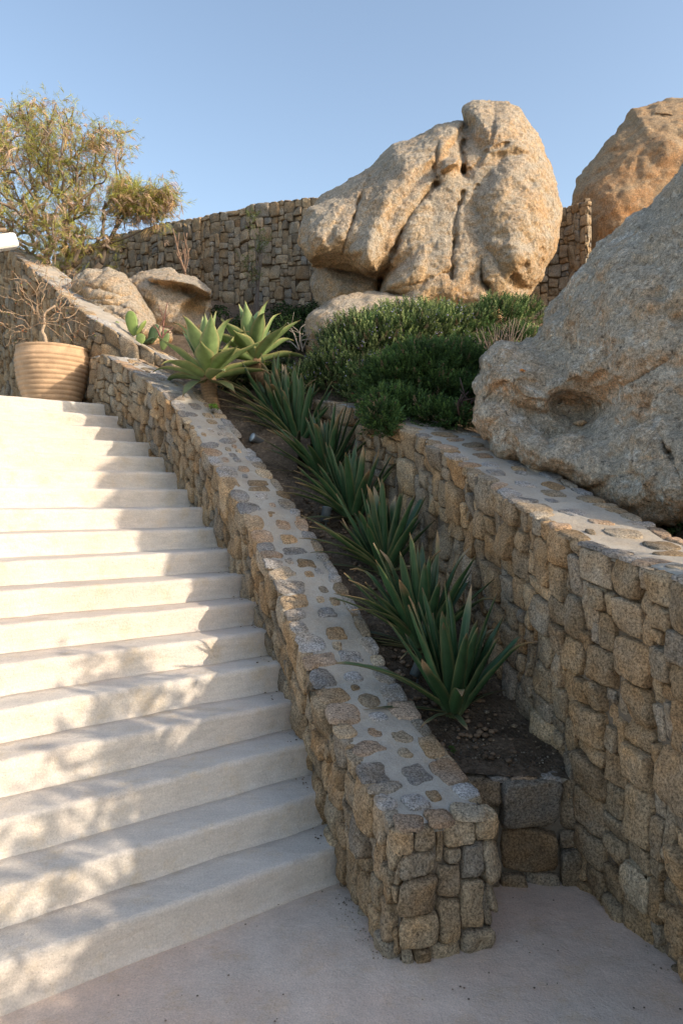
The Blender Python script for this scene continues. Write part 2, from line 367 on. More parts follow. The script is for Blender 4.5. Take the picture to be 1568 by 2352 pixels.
class Wall:
    """path: plan polyline of the face (resampled), side: +1 if outward is (dy,-dx). Tz,Bz: functions of the plan point"""
    def __init__(s, path, side, Tz, Bz, seed, cell=.032, hmax=2.0, n=20, tint=(1, 1, 1), big=1.0, prot=.016, bend=0.007):
        s.r = np.random.default_rng(seed); s.P = path; s.seed = seed
        d = np.r_[0, np.cumsum(np.linalg.norm(np.diff(path[:, :2], axis=0), axis=1))]; s.s = d
        T = np.gradient(path[:, :2], axis=0); T /= np.linalg.norm(T, axis=1)[:, None]
        s.N = np.stack([T[:, 1], -T[:, 0]], 1) * side; s.T = Tz(path); s.B = Bz(path)
        s.cell = cell; s.hmax = hmax; s.n = n; s.tint = np.array(tint); s.prot = prot; s.bend = bend
    def at(s, ss, v, out):
        x = np.interp(ss, s.s, s.P[:, 0]); y = np.interp(ss, s.s, s.P[:, 1])
        nx = np.interp(ss, s.s, s.N[:, 0]); ny = np.interp(ss, s.s, s.N[:, 1]); l = np.hypot(nx, ny); nx, ny = nx / l, ny / l
        z = np.interp(ss, s.s, s.T) - v
        return np.stack([x + nx * out, y + ny * out, z], -1)
    def stones(s, mb, ws=(1, 2, 3, 4, 5, 6, 7), wp=(.05, .13, .22, .24, .19, .11, .06), hs=(1, 2, 3, 4, 5, 6), hp=(.06, .16, .26, .27, .17, .08), skip=None):
        r = s.r; c = s.cell; nw = int(s.s[-1] / c); nh = int(s.hmax / c) + 1
        rects = pack(nw, nh, r, ws, wp, hs, hp)
        R = np.array(rects, float); cs = (R[:, 0] + R[:, 2] / 2) * c; cv = (R[:, 1] + R[:, 3] / 2) * c
        ok = cv - R[:, 3] * c / 2 < np.interp(cs, s.s, s.T - s.B) + .03
        if skip is not None: ok &= ~skip(cs, cv)
        R, cs, cv = R[ok], cs[ok], cv[ok]; S = len(R); n = s.n
        joint = r.uniform(.001, .0045, S); a = R[:, 2] * c / 2 - joint; b = R[:, 3] * c / 2 - joint
        th = np.linspace(0, 2 * np.pi, n, endpoint=False) + .01
        p = r.uniform(5.0, 14.0, S)[:, None]; ct, st = np.cos(th)[None], np.sin(th)[None]
        rad = (np.abs(ct) ** p + np.abs(st) ** p) ** (-1 / p)
        nz = noise(np.stack([np.cos(th)[None] * 1.6 + np.arange(S)[:, None] * 7.3, np.sin(th)[None] * 1.6 + np.zeros((S, 1)), np.zeros((S, n)) + .5], -1), s.seed)
        nz2 = noise(np.stack([np.cos(th)[None] * 4 + np.arange(S)[:, None] * 9.1, np.sin(th)[None] * 4 + np.zeros((S, 1)), np.zeros((S, n)) + .5], -1), s.seed + 1)
        rad = rad * (1 + .050 * nz + .032 * nz2)
        ux, uy = rad * ct, rad * st
        rings = [(1.0, None), (1.0, 0.0), (.982, .62), (.945, .90), (.87, 1.0), (.66, 1.005), (.42, 1.01), (.2, 1.01)]
        small = np.minimum(a, b); bul = np.minimum(.030, .012 + small * .22) * r.uniform(.75, 1.25, S)
        pr = r.uniform(-.010, s.prot, S); pr = np.where(small < .03, pr - .014, pr)
        tx, ty = r.normal(0, .13, S), r.normal(0, .13, S)
        skew = r.normal(0, .06, S)
        fa = r.uniform(0, 6.283, (S, 4)); fs = r.uniform(.10, .6, (S, 4)); fo = r.uniform(.25, .95, (S, 4))
        V = np.zeros((S, len(rings) * n + 1, 3))
        def put(k0, k1, sx_, sy_, out):
            lx, ly = sx_ * a[:, None], sy_ * b[:, None]; lx = lx + ly * skew[:, None] * .5
            ss = cs[:, None] + lx; vv = cv[:, None] + ly
            q = np.stack([ss * 7.0, vv * 7.0, np.full_like(ss, s.seed * 1.7)], -1)
            ss = ss + s.bend * noise(q, 3); vv = vv + s.bend * noise(q + 31.7, 4)
            V[:, k0:k1] = s.at(np.clip(ss, 0, s.s[-1]), np.maximum(vv, -.012), out + lx * tx[:, None] * (out > -.02) + ly * ty[:, None] * (out > -.02))
        for k, (sc, ht) in enumerate(rings):
            out = np.full((S, n), -.05) if ht is None else (pr - .012)[:, None] + bul[:, None] * ht + 0 * ux
            if ht is not None and k > 1:                     # chipped facets: planes that slice the face
                for q in range(4):
                    dq = (ux * sc * np.cos(fa[:, q])[:, None] + uy * sc * np.sin(fa[:, q])[:, None]) - fo[:, q][:, None]
                    out = out - np.clip(dq, 0, 2) * (fs[:, q] * small * .8)[:, None]
            put(k * n, (k + 1) * n, ux * sc, uy * sc, out)
        put(len(rings) * n, len(rings) * n + 1, np.zeros((S, 1)), np.zeros((S, 1)), (pr + bul * 1.04 - .012)[:, None])
        nm = len(rings) * n
        V[:, n:] += (.0075 * fbm(V[:, n:] * 22, 3, s.seed + 5))[..., None] * np.concatenate([np.repeat(s.at(cs, cv, np.ones(S))[:, None] - s.at(cs, cv, np.zeros(S))[:, None], 1, 1)], 1)
        V[:, n:] += .0030 * np.stack([noise(V[:, n:] * 35 + q_, 9) for q_ in (0, 11.3, 27.1)], -1)
        Q = []
        for k in range(len(rings) - 1):
            j = np.arange(n); j2 = (j + 1) % n; Q.append(np.stack([k * n + j, (k + 1) * n + j, (k + 1) * n + j2, k * n + j2], 1))
        Q = np.concatenate(Q); j = np.arange(n); k = len(rings) - 1
        T = np.stack([k * n + j, np.full(n, nm), k * n + (j + 1) % n], 1)
        off = (np.arange(S) * (nm + 1))[:, None, None]
        t = TINTS[r.integers(0, len(TINTS), S)] * r.uniform(.68, 1.06, S)[:, None] * s.tint
        rust = r.random(S) < .004; t[rust] = t[rust] * np.array([.95, .76, .60])
        C = np.repeat(t[:, None, :], nm + 1, 1)
        mb.add(V, (Q[None] + off).reshape(-1, 4), (T[None] + off).reshape(-1, 3), C.reshape(-1, 3), 0)
    def backing(s, mb, depth=-.025, vstep=.05, top=.0):
        ns = max(2, int(s.s[-1] / .03)); ss = np.linspace(0, s.s[-1], ns); nv = max(2, int(s.hmax / vstep)); fr = np.linspace(0, 1, nv)
        hh = np.interp(ss, s.s, s.T - s.B) + .06
        v = np.maximum(top + fr[None, :] * np.minimum(hh, s.hmax)[:, None], 0.004); S2 = np.repeat(ss[:, None], nv, 1)
        q = np.stack([S2 * 18, v * 18, np.zeros_like(v)], -1)
        V = s.at(S2, v, depth + .010 * fbm(q, 3, s.seed + 9))
        mb.add(V, grid_quads(ns, nv), None, (1, 1, 1), 1)
def coping(name, L, Rr, Tz, seed, parent, density=1.0, w_edge=.012, stone_tint=1.0, cover=.55, lift=.0):
    """L,R: plan polylines of the two edges (same length); a mortar bed with flush stones"""
    r = np.random.default_rng(seed); nu = len(L); nw = 15
    fr = np.linspace(0, 1, nw)
    P2 = L[:, None, :2] * (1 - fr)[None, :, None] + Rr[:, None, :2] * fr[None, :, None]
    Tl, Tr = Tz(L), Tz(Rr)
    Z = Tl[:, None] * (1 - fr) + Tr[:, None] * fr
    V = np.concatenate([P2, Z[..., None]], -1); V[..., 2] += lift + .007 * fbm(V * 6, 3, seed) + .003 * fbm(V * 25, 2, seed + 1)
    edge = np.minimum(fr, 1 - fr); V[..., 2] -= np.where(edge < .02, .028, np.where(edge < .09, .006, 0))[None]
    d = P2[:, -1] - P2[:, 0]; wid = np.linalg.norm(d, axis=1); d = d / wid[:, None]
    wob = .014 * fbm(np.stack([V[:, 0, 0] * 9, V[:, 0, 1] * 9, V[:, 0, 2] * 9], -1), 3, seed + 2)
    V[:, 0, :2] += d * (.012 + np.abs(wob))[:, None]; V[:, -1, :2] -= d * (.008 + np.abs(wob))[:, None]
    e0 = V[1, :, :2] - V[0, :, :2]; V[0, :, :2] += e0 * (.35 + .3 * noise(V[0] * 30, 6))[:, None]; V[0, :, 2] -= .03; V[1, :, 2] -= .004
    mb = MB(); mb.add(V, grid_quads(nu, nw), None, (1, 1, 1), 1)
    s = np.r_[0, np.cumsum(np.linalg.norm(np.diff(P2[:, nw // 2], axis=0), axis=1))]
    Wm = wid.mean(); placed = []; tries = int(4500 * density)
    area = s[-1] * Wm; tot = 0
    cw = .0
    while cw < Wm - .04:
        a = r.uniform(.04, .075); b = r.uniform(.03, .055); cw += a; placed.append((b - .014, min(cw, Wm - a + .012), a, b)); tot += 4 * a * b * .8; cw += a + r.uniform(.004, .014)
    for sgn in (0, 1):
        cs = r.uniform(0, .03) + .10
        while cs < s[-1] - .03:
            b = r.uniform(.030, .080); a = r.uniform(.035, .085) * (1.0 if sgn == 0 else .8)
            cs += b
            if r.random() < .88: placed.append((min(cs, s[-1] - b), (a - .016) if sgn == 0 else Wm - a + .016, a, b)); tot += 4 * a * b * .8
            cs += b + r.uniform(.004, .018)
    for _ in range(tries):
        if tot > cover * area: break
        a = r.uniform(.04, .09) if r.random() < .85 else r.uniform(.02, .035); b = min(a * 1.1, r.uniform(.028, .072))
        cs = r.uniform(.05, s[-1] - .05); cw = r.uniform(.015, Wm - .015)
        if any((abs(cs - q[0]) < (b + q[3]) * 1.02 + .010) and (abs(cw - q[1]) < (a + q[2]) * 1.02 + .010) for q in placed): continue
        placed.append((cs, cw, a, b)); tot += 4 * a * b * .8
    n = 22; th = np.linspace(0, 2 * np.pi, n, endpoint=False)
    for i, (cs, cw, a, b) in enumerate(placed):
        p = r.uniform(2.2, 6.5); rad = (np.abs(np.cos(th)) ** p + np.abs(np.sin(th)) ** p) ** (-1 / p)
        rad = rad * (1 + .15 * noise(np.stack([np.cos(th) * 1.5 + i * 5, np.sin(th) * 1.5, 0 * th], -1), seed) + .06 * noise(np.stack([np.cos(th) * 3.2 + i * 5, np.sin(th) * 4, 0 * th], -1), seed + 3))
        rot = r.normal(0, .18); h = r.uniform(.002, .009)
        ww0 = np.cos(th) * a * rad; ss0 = np.sin(th) * b * rad
        ww1 = ww0 * math.cos(rot) - ss0 * math.sin(rot); ss1 = ww0 * math.sin(rot) + ss0 * math.cos(rot)
        VV = []
        for sc, hh in ((1.0, -.012), (.97, .1), (.88, .7), (.55, 1.0), (0.0, 1.02)):
            ss = cs + ss1 * sc; so_ = np.minimum(ss, 0); ss = np.clip(ss, 0, s[-1]); w = np.clip((cw + ww1 * sc), -.016, Wm + .016) / Wm
            lx, ly = np.interp(ss, s, P2[:, 0, 0]), np.interp(ss, s, P2[:, 0, 1]); rx, ry = np.interp(ss, s, P2[:, -1, 0]), np.interp(ss, s, P2[:, -1, 1])
            z = np.interp(ss, s, Tl) * (1 - w) + np.interp(ss, s, Tr) * w
            hz = h * hh if hh >= 0 else hh
            e1 = (P2[1, nw // 2] - P2[0, nw // 2]); e1 = e1 / np.linalg.norm(e1)
            VV.append(np.stack([lx * (1 - w) + rx * w + so_ * e1[0], ly * (1 - w) + ry * w + so_ * e1[1], z + lift + .003 + hz], -1))
        VV = np.array(VV); VV[..., 2] += .003 * fbm(VV * 26, 2, seed + 8)
        q_ = r.random(); t = TINTS[r.integers(0, len(TINTS))] * r.uniform(.6, 1.1) * stone_tint
        if q_ < .38: t = np.array([.32, .305, .29]) * r.uniform(.7, 1.25)           # grey granite
        elif q_ < .55: t = np.array([.38, .285, .21]) * r.uniform(.8, 1.05)          # reddish brown
        mb.add(VV, grid_quads(5, n, True), None, t, 0)
    return mb.build(name, [M['stone'], M['cap']], parent)
def offset_path(P, side, w):
    T = np.gradient(P[:, :2], axis=0); T /= np.linalg.norm(T, axis=1)[:, None]
    N = np.stack([T[:, 1], -T[:, 0]], 1) * side
    Q = P.copy(); Q[:, :2] -= N * w
    for _ in range(6): Q[1:-1] = .25 * Q[:-2] + .5 * Q[1:-1] + .25 * Q[2:]
    return Q

# --- low wall between the stairs and the planting bed
TW = .385
tY = [2.3, 2.54, 2.8, 3.5, 4.4, 5.5, 6.2, 7.15, 7.7]; tZ = [.455, .465, .53, .75, 1.28, 1.98, 2.50, 3.0, 3.06]
left = [(.195, 2.535), (.10, 2.78)] + [tuple(stairR(k)) for k in np.arange(1, 18.6, .5)] + [(-2.42, 7.36), (-2.55, 7.55)]
left = resample(left, .04, 6)                         # near end -> far end
right = offset_path(left, -1, TW) if False else None
Tg = np.gradient(left, axis=0); Tg /= np.linalg.norm(Tg, axis=1)[:, None]; Rn = np.stack([Tg[:, 1], -Tg[:, 0]], 1)   # to the right
for _ in range(20): Rn[1:-1] = (Rn[:-2] + 2 * Rn[1:-1] + Rn[2:]) / 4
right = left + Rn * TW
Y0 = left[0, 1]
def Tlow(P):                                           # height of the sloping top, read on the left edge at the nearest station
    P = np.asarray(P)[:, :2]; d = ((P[:, None, :] - (left + Rn * TW / 2)[None]) ** 2).sum(-1); k = d.argmin(1)
    t = (P - (left + Rn * TW / 2)[k]); al = (t * Tg[k]).sum(1)
    y = left[k, 1] + al * Tg[k, 1]
    return np.interp(y, tY, tZ)
def corner(a, b, c, r=.035, n=5):
    a, b, c = map(np.array, (a, b, c)); u = (a - b) / np.linalg.norm(a - b); w = (c - b) / np.linalg.norm(c - b)
    p, q = b + u * r, b + w * r
    return [((1 - t) ** 2) * p + 2 * t * (1 - t) * b + t * t * q for t in np.linspace(0, 1, n)]
Lf = left[::-1]
loop = list(Lf[:-1]) + corner(Lf[-2], Lf[-1], right[0]) + corner(Lf[-1], right[0], right[1]) + list(right[1:40])
loop = resample(loop, .02, 1)
stair_z = lambda P: np.where(P[:, 1] > 3.0, np.maximum(0, ((P[:, 1] - 3.11) / .2364 + .2) * RISE) - .05, 0) * (1) - .02
low = thing('low_stone_wall', (float(left[0, 0]), float(left[0, 1]), 0), 'low curving rubble stone wall with mortared top running up between stairs and agave bed', 'stone wall')
w = Wall(loop, 1, Tlow, stair_z, 21, .030, .75, 22, (1.0, .97, .92), prot=.020)
# make sure the face normal points away from the wall's middle
mid = (left + Rn * TW / 2); k = ((w.P[len(w.P) // 3][None] - mid) ** 2).sum(1).argmin()
if ((w.P[len(w.P) // 3] - mid[k]) * w.N[len(w.P) // 3]).sum() < 0: w.N *= -1
mb = MB(); w.stones(mb, (1, 2, 3, 4, 5, 6), (.05, .12, .24, .29, .20, .10), (1, 2, 3, 4, 5), (.05, .14, .27, .34, .20)); w.backing(mb); mb.build('rubble_face', [M['stone'], M['mortar']], low)
coping('coping', left, right, Tlow, 33, low, 2.0, .012, 1.0, .62)

# --- retaining wall on the right of the bed
rw = [(2.4, -1.6), (1.9, -.8), (1.55, 0), (1.36, .7), (1.25, 1.3), (1.2, 1.8), (1.185, 2.2), (1.145, 2.5), (1.075, 2.8), (.965, 3.10), (.90, 3.40), (.83, 3.70), (.765, 3.93), (.66, 4.30), (.50, 4.84), (.33, 5.22), (.13, 5.66), (-.06, 6.02), (-.19, 6.20), (-.24, 6.28)]
rw = resample(rw, .03, 10)
rY = [-2, -.8, 0, 1.0, 1.5, 2.0, 2.5, 2.85, 3.1, 3.40, 3.70, 3.93, 4.30, 4.84, 5.22, 5.66, 6.02, 6.3]
rZ = [.55, .62, .68, .82, .98, 1.17, 1.335, 1.385, 1.435, 1.52, 1.61, 1.70, 1.83, 2.03, 2.16, 2.29, 2.39, 2.45]
rw_mid = offset_path(rw, 1, .23)
def Trw(P):
    P = np.asarray(P)[:, :2]; k = ((P[:, None, :] - rw[None]) ** 2).sum(-1).argmin(1)
    return np.interp(rw[k, 1], rY, rZ)
rwall = thing('retaining_wall', (1.1, 2.8, 0), 'tall curving rubble stone retaining wall with broad mortar top, under the grey boulder', 'stone wall')
soil_z = lambda P: np.where(P[:, 1] < 3.14, -.03, np.interp(P[:, 1], [3.1, 3.4, 4, 5, 6, 6.3], [.35, .42, .68, 1.22, 1.85, 2.0]))
w = Wall(rw, 1, Trw, soil_z, 44, .0295, 1.75, 24, (1.0, .96, .90), prot=.022)
if (w.N[40] * (np.array([0., 3.]) - w.P[40])).sum() < 0: w.N *= -1; 
rside = -1 if ((offset_path(rw, 1, .2)[60] - rw[60]) * w.N[60]).sum() > 0 else 1
mb = MB(); w.stones(mb, (1, 2, 3, 4, 5, 6, 7), (.05, .12, .18, .24, .22, .13, .06), (1, 2, 3, 4, 5, 6), (.06, .13, .22, .29, .20, .10)); w.backing(mb); mb.build('rubble_face', [M['stone'], M['mortar']], rwall)
rw_back = offset_path(rw, rside, .50)
coping('coping', rw, rw_back, Trw, 52, rwall, 1.0, .012, .95, .42)
# end return at the far end of the retaining wall
e0 = rw[-1]; e1 = rw_back[-1]
ret = resample([e0, e0 * .4 + e1 * .6 + np.array([-.0, .04]), e1 + np.array([.1, .12])], .03, 0)
w = Wall(ret, 1, lambda P: np.full(len(P), 2.45), lambda P: np.full(len(P), 1.8), 47, .034, .6, 20, (1.0, .96, .90))
if (w.N[3] * np.array([-.5, .8])).sum() < 0: w.N *= -1
mb = MB(); w.stones(mb); w.backing(mb); mb.build('wall_end', [M['stone'], M['mortar']], rwall)

# --- short wall closing the bed at its foot
fw = thing('bed_front_wall', (.65, 3.08, 0), 'short dark stone wall closing the foot of the agave bed, in shade', 'stone wall')
fp = resample([(.30, 3.03), (.55, 3.06), (.80, 3.08), (1.02, 3.06)], .02, 2)
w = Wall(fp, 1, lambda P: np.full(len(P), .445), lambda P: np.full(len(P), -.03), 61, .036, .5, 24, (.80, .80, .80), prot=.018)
if w.N[3, 1] > 0: w.N *= -1
mb = MB(); w.stones(mb, (2, 3, 4, 5, 6, 7), (.06, .12, .2, .26, .22, .14), (1, 2, 3, 4, 5), (.06, .12, .3, .34, .18)); w.backing(mb); mb.build('rubble_face', [M['stone'], M['mortar']], fw)
coping('coping', fp, fp + np.array([0, .16]), lambda P: np.full(len(P), .44), 63, fw, .6, .005, .7, .45)

# --- tall wall behind the pot
uw = [(-1.52, 7.22), (-1.72, 7.32), (-1.99, 7.43), (-2.16, 7.48), (-2.33, 7.53), (-2.51, 7.63), (-2.69, 7.84), (-3.39, 8.77), (-4.33, 10.02), (-4.73, 10.56), (-6.2, 12.5)]
uw = resample(uw, .03, 8); uZx = [-6.2, -4.73, -4.33, -3.39, -2.69, -2.51, -2.33, -2.16, -1.99, -1.72, -1.5]; uZ = [6.05, 5.17, 4.857, 4.11, 3.555, 3.44, 3.34, 3.23, 3.14, 2.98, 2.86]
def Tup(P):
    P = np.asarray(P)[:, :2]; k = ((P[:, None, :] - uw[None]) ** 2).sum(-1).argmin(1); return np.interp(uw[k, 0], uZx, uZ)
up = thing('sloping_stone_wall', (-2.6, 7.7, 2.5), 'tall rubble stone wall with pale sloping top rising left behind the terracotta pot', 'stone wall')
w = Wall(uw, 1, Tup, lambda P: np.full(len(P), 2.45), 71, .037, 3.4, 18, (1.0, .93, .84), prot=.020)
if (w.N[100] * (np.array([-3.5, 6.5]) - w.P[100])).sum() < 0: w.N *= -1
uside = -1 if ((offset_path(uw, 1, .2)[100] - uw[100]) * w.N[100]).sum() > 0 else 1
mb = MB(); w.stones(mb); w.backing(mb); mb.build('rubble_face', [M['stone'], M['mortar']], up)
uw_back = offset_path(uw, uside, .40)
coping('coping', uw, uw_back, Tup, 77, up, .5, .015, 1.1, .22)

# --- long wall at the back
bw_px = [(1352, 9.95), (1285, 10.35), (1000, 10.7), (720, 11.0), (560, 11.6), (390, 12.3), (300, 12.8), (240, 13.2), (120, 14.0)]
bw = resample([((px - CX) * d / F, d) for px, d in bw_px], .05, 8)
bZx = [(px - CX) * d / F for px, d in bw_px][::-1]; bZ = [6.2, 6.25, 6.25, 6.2, 6.18, 6.12, 5.9, 5.66, 5.66]
def Tbw(P): return np.interp(np.asarray(P)[:, 0], bZx, bZ) + .03 * noise(np.stack([np.asarray(P)[:, 0] * 3, np.zeros(len(P)), np.zeros(len(P))], -1), 4)
back = thing('back_boundary_wall', (0, 11, 4), 'long high rubble stone wall along the hilltop against the sky, behind the boulders', 'stone wall')
w = Wall(bw, 1, Tbw, lambda P: np.full(len(P), 3.7), 81, .037, 2.7, 16, (.90, .92, .95), prot=.028)
if (w.N[60] * (np.array([0., 0.]) - w.P[60])).sum() < 0: w.N *= -1
bside = -1 if ((offset_path(bw, 1, .2)[60] - bw[60]) * w.N[60]).sum() > 0 else 1
mb = MB(); w.stones(mb); w.backing(mb, -.02); mb.build('rubble_face', [M['stone'], M['mortar']], back)
coping('coping', bw, bw + np.array([.12, .44]), Tbw, 87, back, .35, .01, 1.0, .2)
mb = MB(); w2 = Wall(resample([bw[0], bw[0] + np.array([.02, .45])], .05), 1, lambda P: np.full(len(P), 5.66), lambda P: np.full(len(P), 3.7), 83, .037, 2.0, 14, (.90, .92, .95))
if w2.N[2, 0] < 0: w2.N *= -1
w2.stones(mb); w2.backing(mb); mb.build('wall_end', [M['stone'], M['mortar']], back)

# ------------------------------------------------------------------ hillside and planting bed soil
def hill(x, y):
    z = 2.3 + .44 * (y - 6) + .14 * np.maximum(0, -(x + 1.5)) * (y > 6.5)
    return np.minimum(z, 4.6 + .1 * (y - 11))
def bed(x, y):
    x, y = np.broadcast_arrays(np.asarray(x, float), np.asarray(y, float))
    P = np.stack([x.ravel(), y.ravel()], 1); k = np.concatenate([((q[:, None, :] - left[None]) ** 2).sum(-1).argmin(1) for q in np.array_split(P, max(1, len(P) // 4000))])
    st = left[k, 1] + ((P - left[k]) * Tg[k]).sum(1) * Tg[k, 1]
    return np.interp(st, [2.6, 2.85, 3.2, 3.5, 4.4, 5.5, 6.2, 7.2], [.44, .46, .58, .70, 1.20, 1.90, 2.40, 2.85]).reshape(x.shape)
def inside(poly, X, Y):
    r = np.zeros(X.shape, bool); n = len(poly)
    for i in range(n):
        x0, y0 = poly[i]; x1, y1 = poly[(i + 1) % n]
        c = ((y0 > Y) != (y1 > Y)) & (X < (x1 - x0) * (Y - y0) / (y1 - y0 + 1e-12) + x0); r ^= c
    return r
low_mid = left + Rn * TW * .75; up_mid = offset_path(uw, uside, .2)
def ground_at(x, y):
    x, y = np.asarray(x, float), np.asarray(y, float)
    f = np.clip((y - 5.6) / .9, 0, 1); z = bed(x, np.minimum(y, 6.6)) * (1 - f) + hill(x, y) * f
    P = np.stack([x.ravel(), y.ravel()], 1); k = np.concatenate([((q[:, None, :] - rw_back[None]) ** 2).sum(-1).argmin(1) for q in np.array_split(P, max(1, len(P) // 4000))]); b = rw_back[k]; dv = P - b
    outn = (rw_back - rw)[k]; outn /= np.linalg.norm(outn, axis=1)[:, None]; dist = (dv * outn).sum(1) + .23
    zr = np.interp(rw[k, 1], rY, rZ) - .14 + .40 * np.clip(dist - .9, 0, 2.5)
    zr = zr.reshape(z.shape); dist = dist.reshape(z.shape); g = np.clip(1 - (y - 6.0) / .8, 0, 1)
    return np.where((dist > 0) & (y < 6.8), np.maximum(zr * g + z * (1 - g), z), z)
X, Y = np.meshgrid(np.arange(-7, 9.01, .09), np.arange(-2, 15, .09), indexing='ij')
poly = [tuple(p) for p in low_mid[10:]] + [tuple(p) for p in up_mid[15:]] + [(-6.4, 14.9), (8.9, 14.9), (8.9, -1.9), (2.8, -1.9)] + [tuple(p) for p in rw_mid[3:]][::1]
poly_bed = [tuple(p) for p in low_mid[6:120]] + [tuple(p) for p in rw_mid[::-1]]
poly_hill = [tuple(p) for p in low_mid[70:]] + [tuple(p) for p in up_mid[15:]] + [(-6.4, 14.9), (8.9, 14.9), (8.9, -1.9), (2.8, -1.9)] + [tuple(p) for p in offset_path(rw, rside, .23)[3:]]
Z = ground_at(X, Y)
Z = Z - .035 + .03 * fbm(np.stack([X * 2.5, Y * 2.5, 0 * X], -1), 4, 91) + .012 * fbm(np.stack([X * 12, Y * 12, 0 * X], -1), 2, 93)
Qs = grid_quads(*X.shape); cx_ = X.ravel()[Qs].mean(1); cy_ = Y.ravel()[Qs].mean(1)
keep = inside(poly_hill, cx_, cy_); mb = MB(); mb.add(np.stack([X, Y, Z], -1), Qs[keep]); o = mb.build('hillside', M['soil']); tag(o, kind='structure')
X, Y = np.meshgrid(np.arange(-2.2, 1.3, .03), np.arange(3.07, 6.6, .03), indexing='ij')
Z = bed(X, Y) + .02 * fbm(np.stack([X * 4, Y * 4, 0 * X], -1), 4, 95) + .012 * fbm(np.stack([X * 22, Y * 22, 0 * X], -1), 3, 97)
Qs = grid_quads(*X.shape); cx_ = X.ravel()[Qs].mean(1); cy_ = Y.ravel()[Qs].mean(1)
# strip between the two walls
def between(x, y):
    xl = np.interp(y, low_mid[:, 1], low_mid[:, 0]); xr = np.interp(y, rw[:, 1], rw[:, 0]) + .08
    return (x > xl) & (x < xr)
keep = between(cx_, cy_); mb = MB(); mb.add(np.stack([X, Y, Z], -1), Qs[keep]); o = mb.build('bed_soil', M['soil']); tag(o, kind='structure')

# ------------------------------------------------------------------ boulders: blended lobes, meshed with surface nets
def poly_sd(poly, X, Y):
    P = np.asarray(poly, float); d = np.full(X.shape, 1e9)
    for i in range(len(P)):
        a, b = P[i], P[(i + 1) % len(P)]; e = b - a; t = np.clip(((X - a[0]) * e[0] + (Y - a[1]) * e[1]) / (e @ e + 1e-9), 0, 1)
        d = np.minimum(d, np.hypot(X - a[0] - t * e[0], Y - a[1] - t * e[1]))
    return np.where(inside(P, X, Y), d, -d)
def line_d(pts, X, Y):
    d = np.full(X.shape, 1e9); P = np.asarray(pts, float)
    for a, b in zip(P[:-1], P[1:]):
        e = b - a; t = np.clip(((X - a[0]) * e[0] + (Y - a[1]) * e[1]) / (e @ e + 1e-9), 0, 1); d = np.minimum(d, np.hypot(X - a[0] - t * e[0], Y - a[1] - t * e[1]))
    return d
def surface_nets(f):
    s = f > 0; nx, ny, nz = f.shape; acc = np.zeros((nx - 1, ny - 1, nz - 1, 3), np.float32); cnt = np.zeros((nx - 1, ny - 1, nz - 1), np.float32)
    cs = [(a, b, c) for a in (0, 1) for b in (0, 1) for c in (0, 1)]
    sl = lambda o: tuple(slice(k, None if k else -1) if k else slice(0, -1) for k in o)
    for a in cs:
        for ax in range(3):
            if a[ax]: continue
            b = list(a); b[ax] = 1; fa, fb = f[sl(a)], f[sl(tuple(b))]; m = (fa > 0) != (fb > 0)
            t = np.where(m, fa / np.where(m, fa - fb, 1), 0)
            for k in range(3): acc[..., k] += m * (a[k] + (t if k == ax else 0))
            cnt += m
    has = cnt > 0; idx = np.full(has.shape, -1, np.int64); idx[has] = np.arange(has.sum())
    I = np.stack(np.nonzero(has), 1); V = I + acc[has] / cnt[has][:, None]
    quads = []
    for ax in range(3):
        lo = [slice(None)] * 3; hi = [slice(None)] * 3; lo[ax] = slice(0, -1); hi[ax] = slice(1, None)
        m = s[tuple(lo)] != s[tuple(hi)]; e = np.stack(np.nonzero(m), 1); o1, o2 = [k for k in range(3) if k != ax]
        e = e[(e[:, o1] > 0) & (e[:, o2] > 0) & (e[:, o1] < f.shape[o1] - 1) & (e[:, o2] < f.shape[o2] - 1)]
        def g(d1, d2): q = e.copy(); q[:, o1] += d1; q[:, o2] += d2; return idx[q[:, 0], q[:, 1], q[:, 2]]
        q = np.stack([g(-1, -1), g(0, -1), g(0, 0), g(-1, 0)], 1); fl = s[e[:, 0], e[:, 1], e[:, 2]]
        if ax == 1: fl = ~fl
        q[~fl] = q[~fl][:, ::-1]; quads.append(q)
    return V, np.concatenate(quads)
def vnormals(V, Q):
    n = np.cross(V[Q[:, 2]] - V[Q[:, 0]], V[Q[:, 3]] - V[Q[:, 1]]); N = np.zeros_like(V)
    for k in range(4): np.add.at(N, Q[:, k], n)
    return N / (np.linalg.norm(N, axis=1)[:, None] + 1e-12)
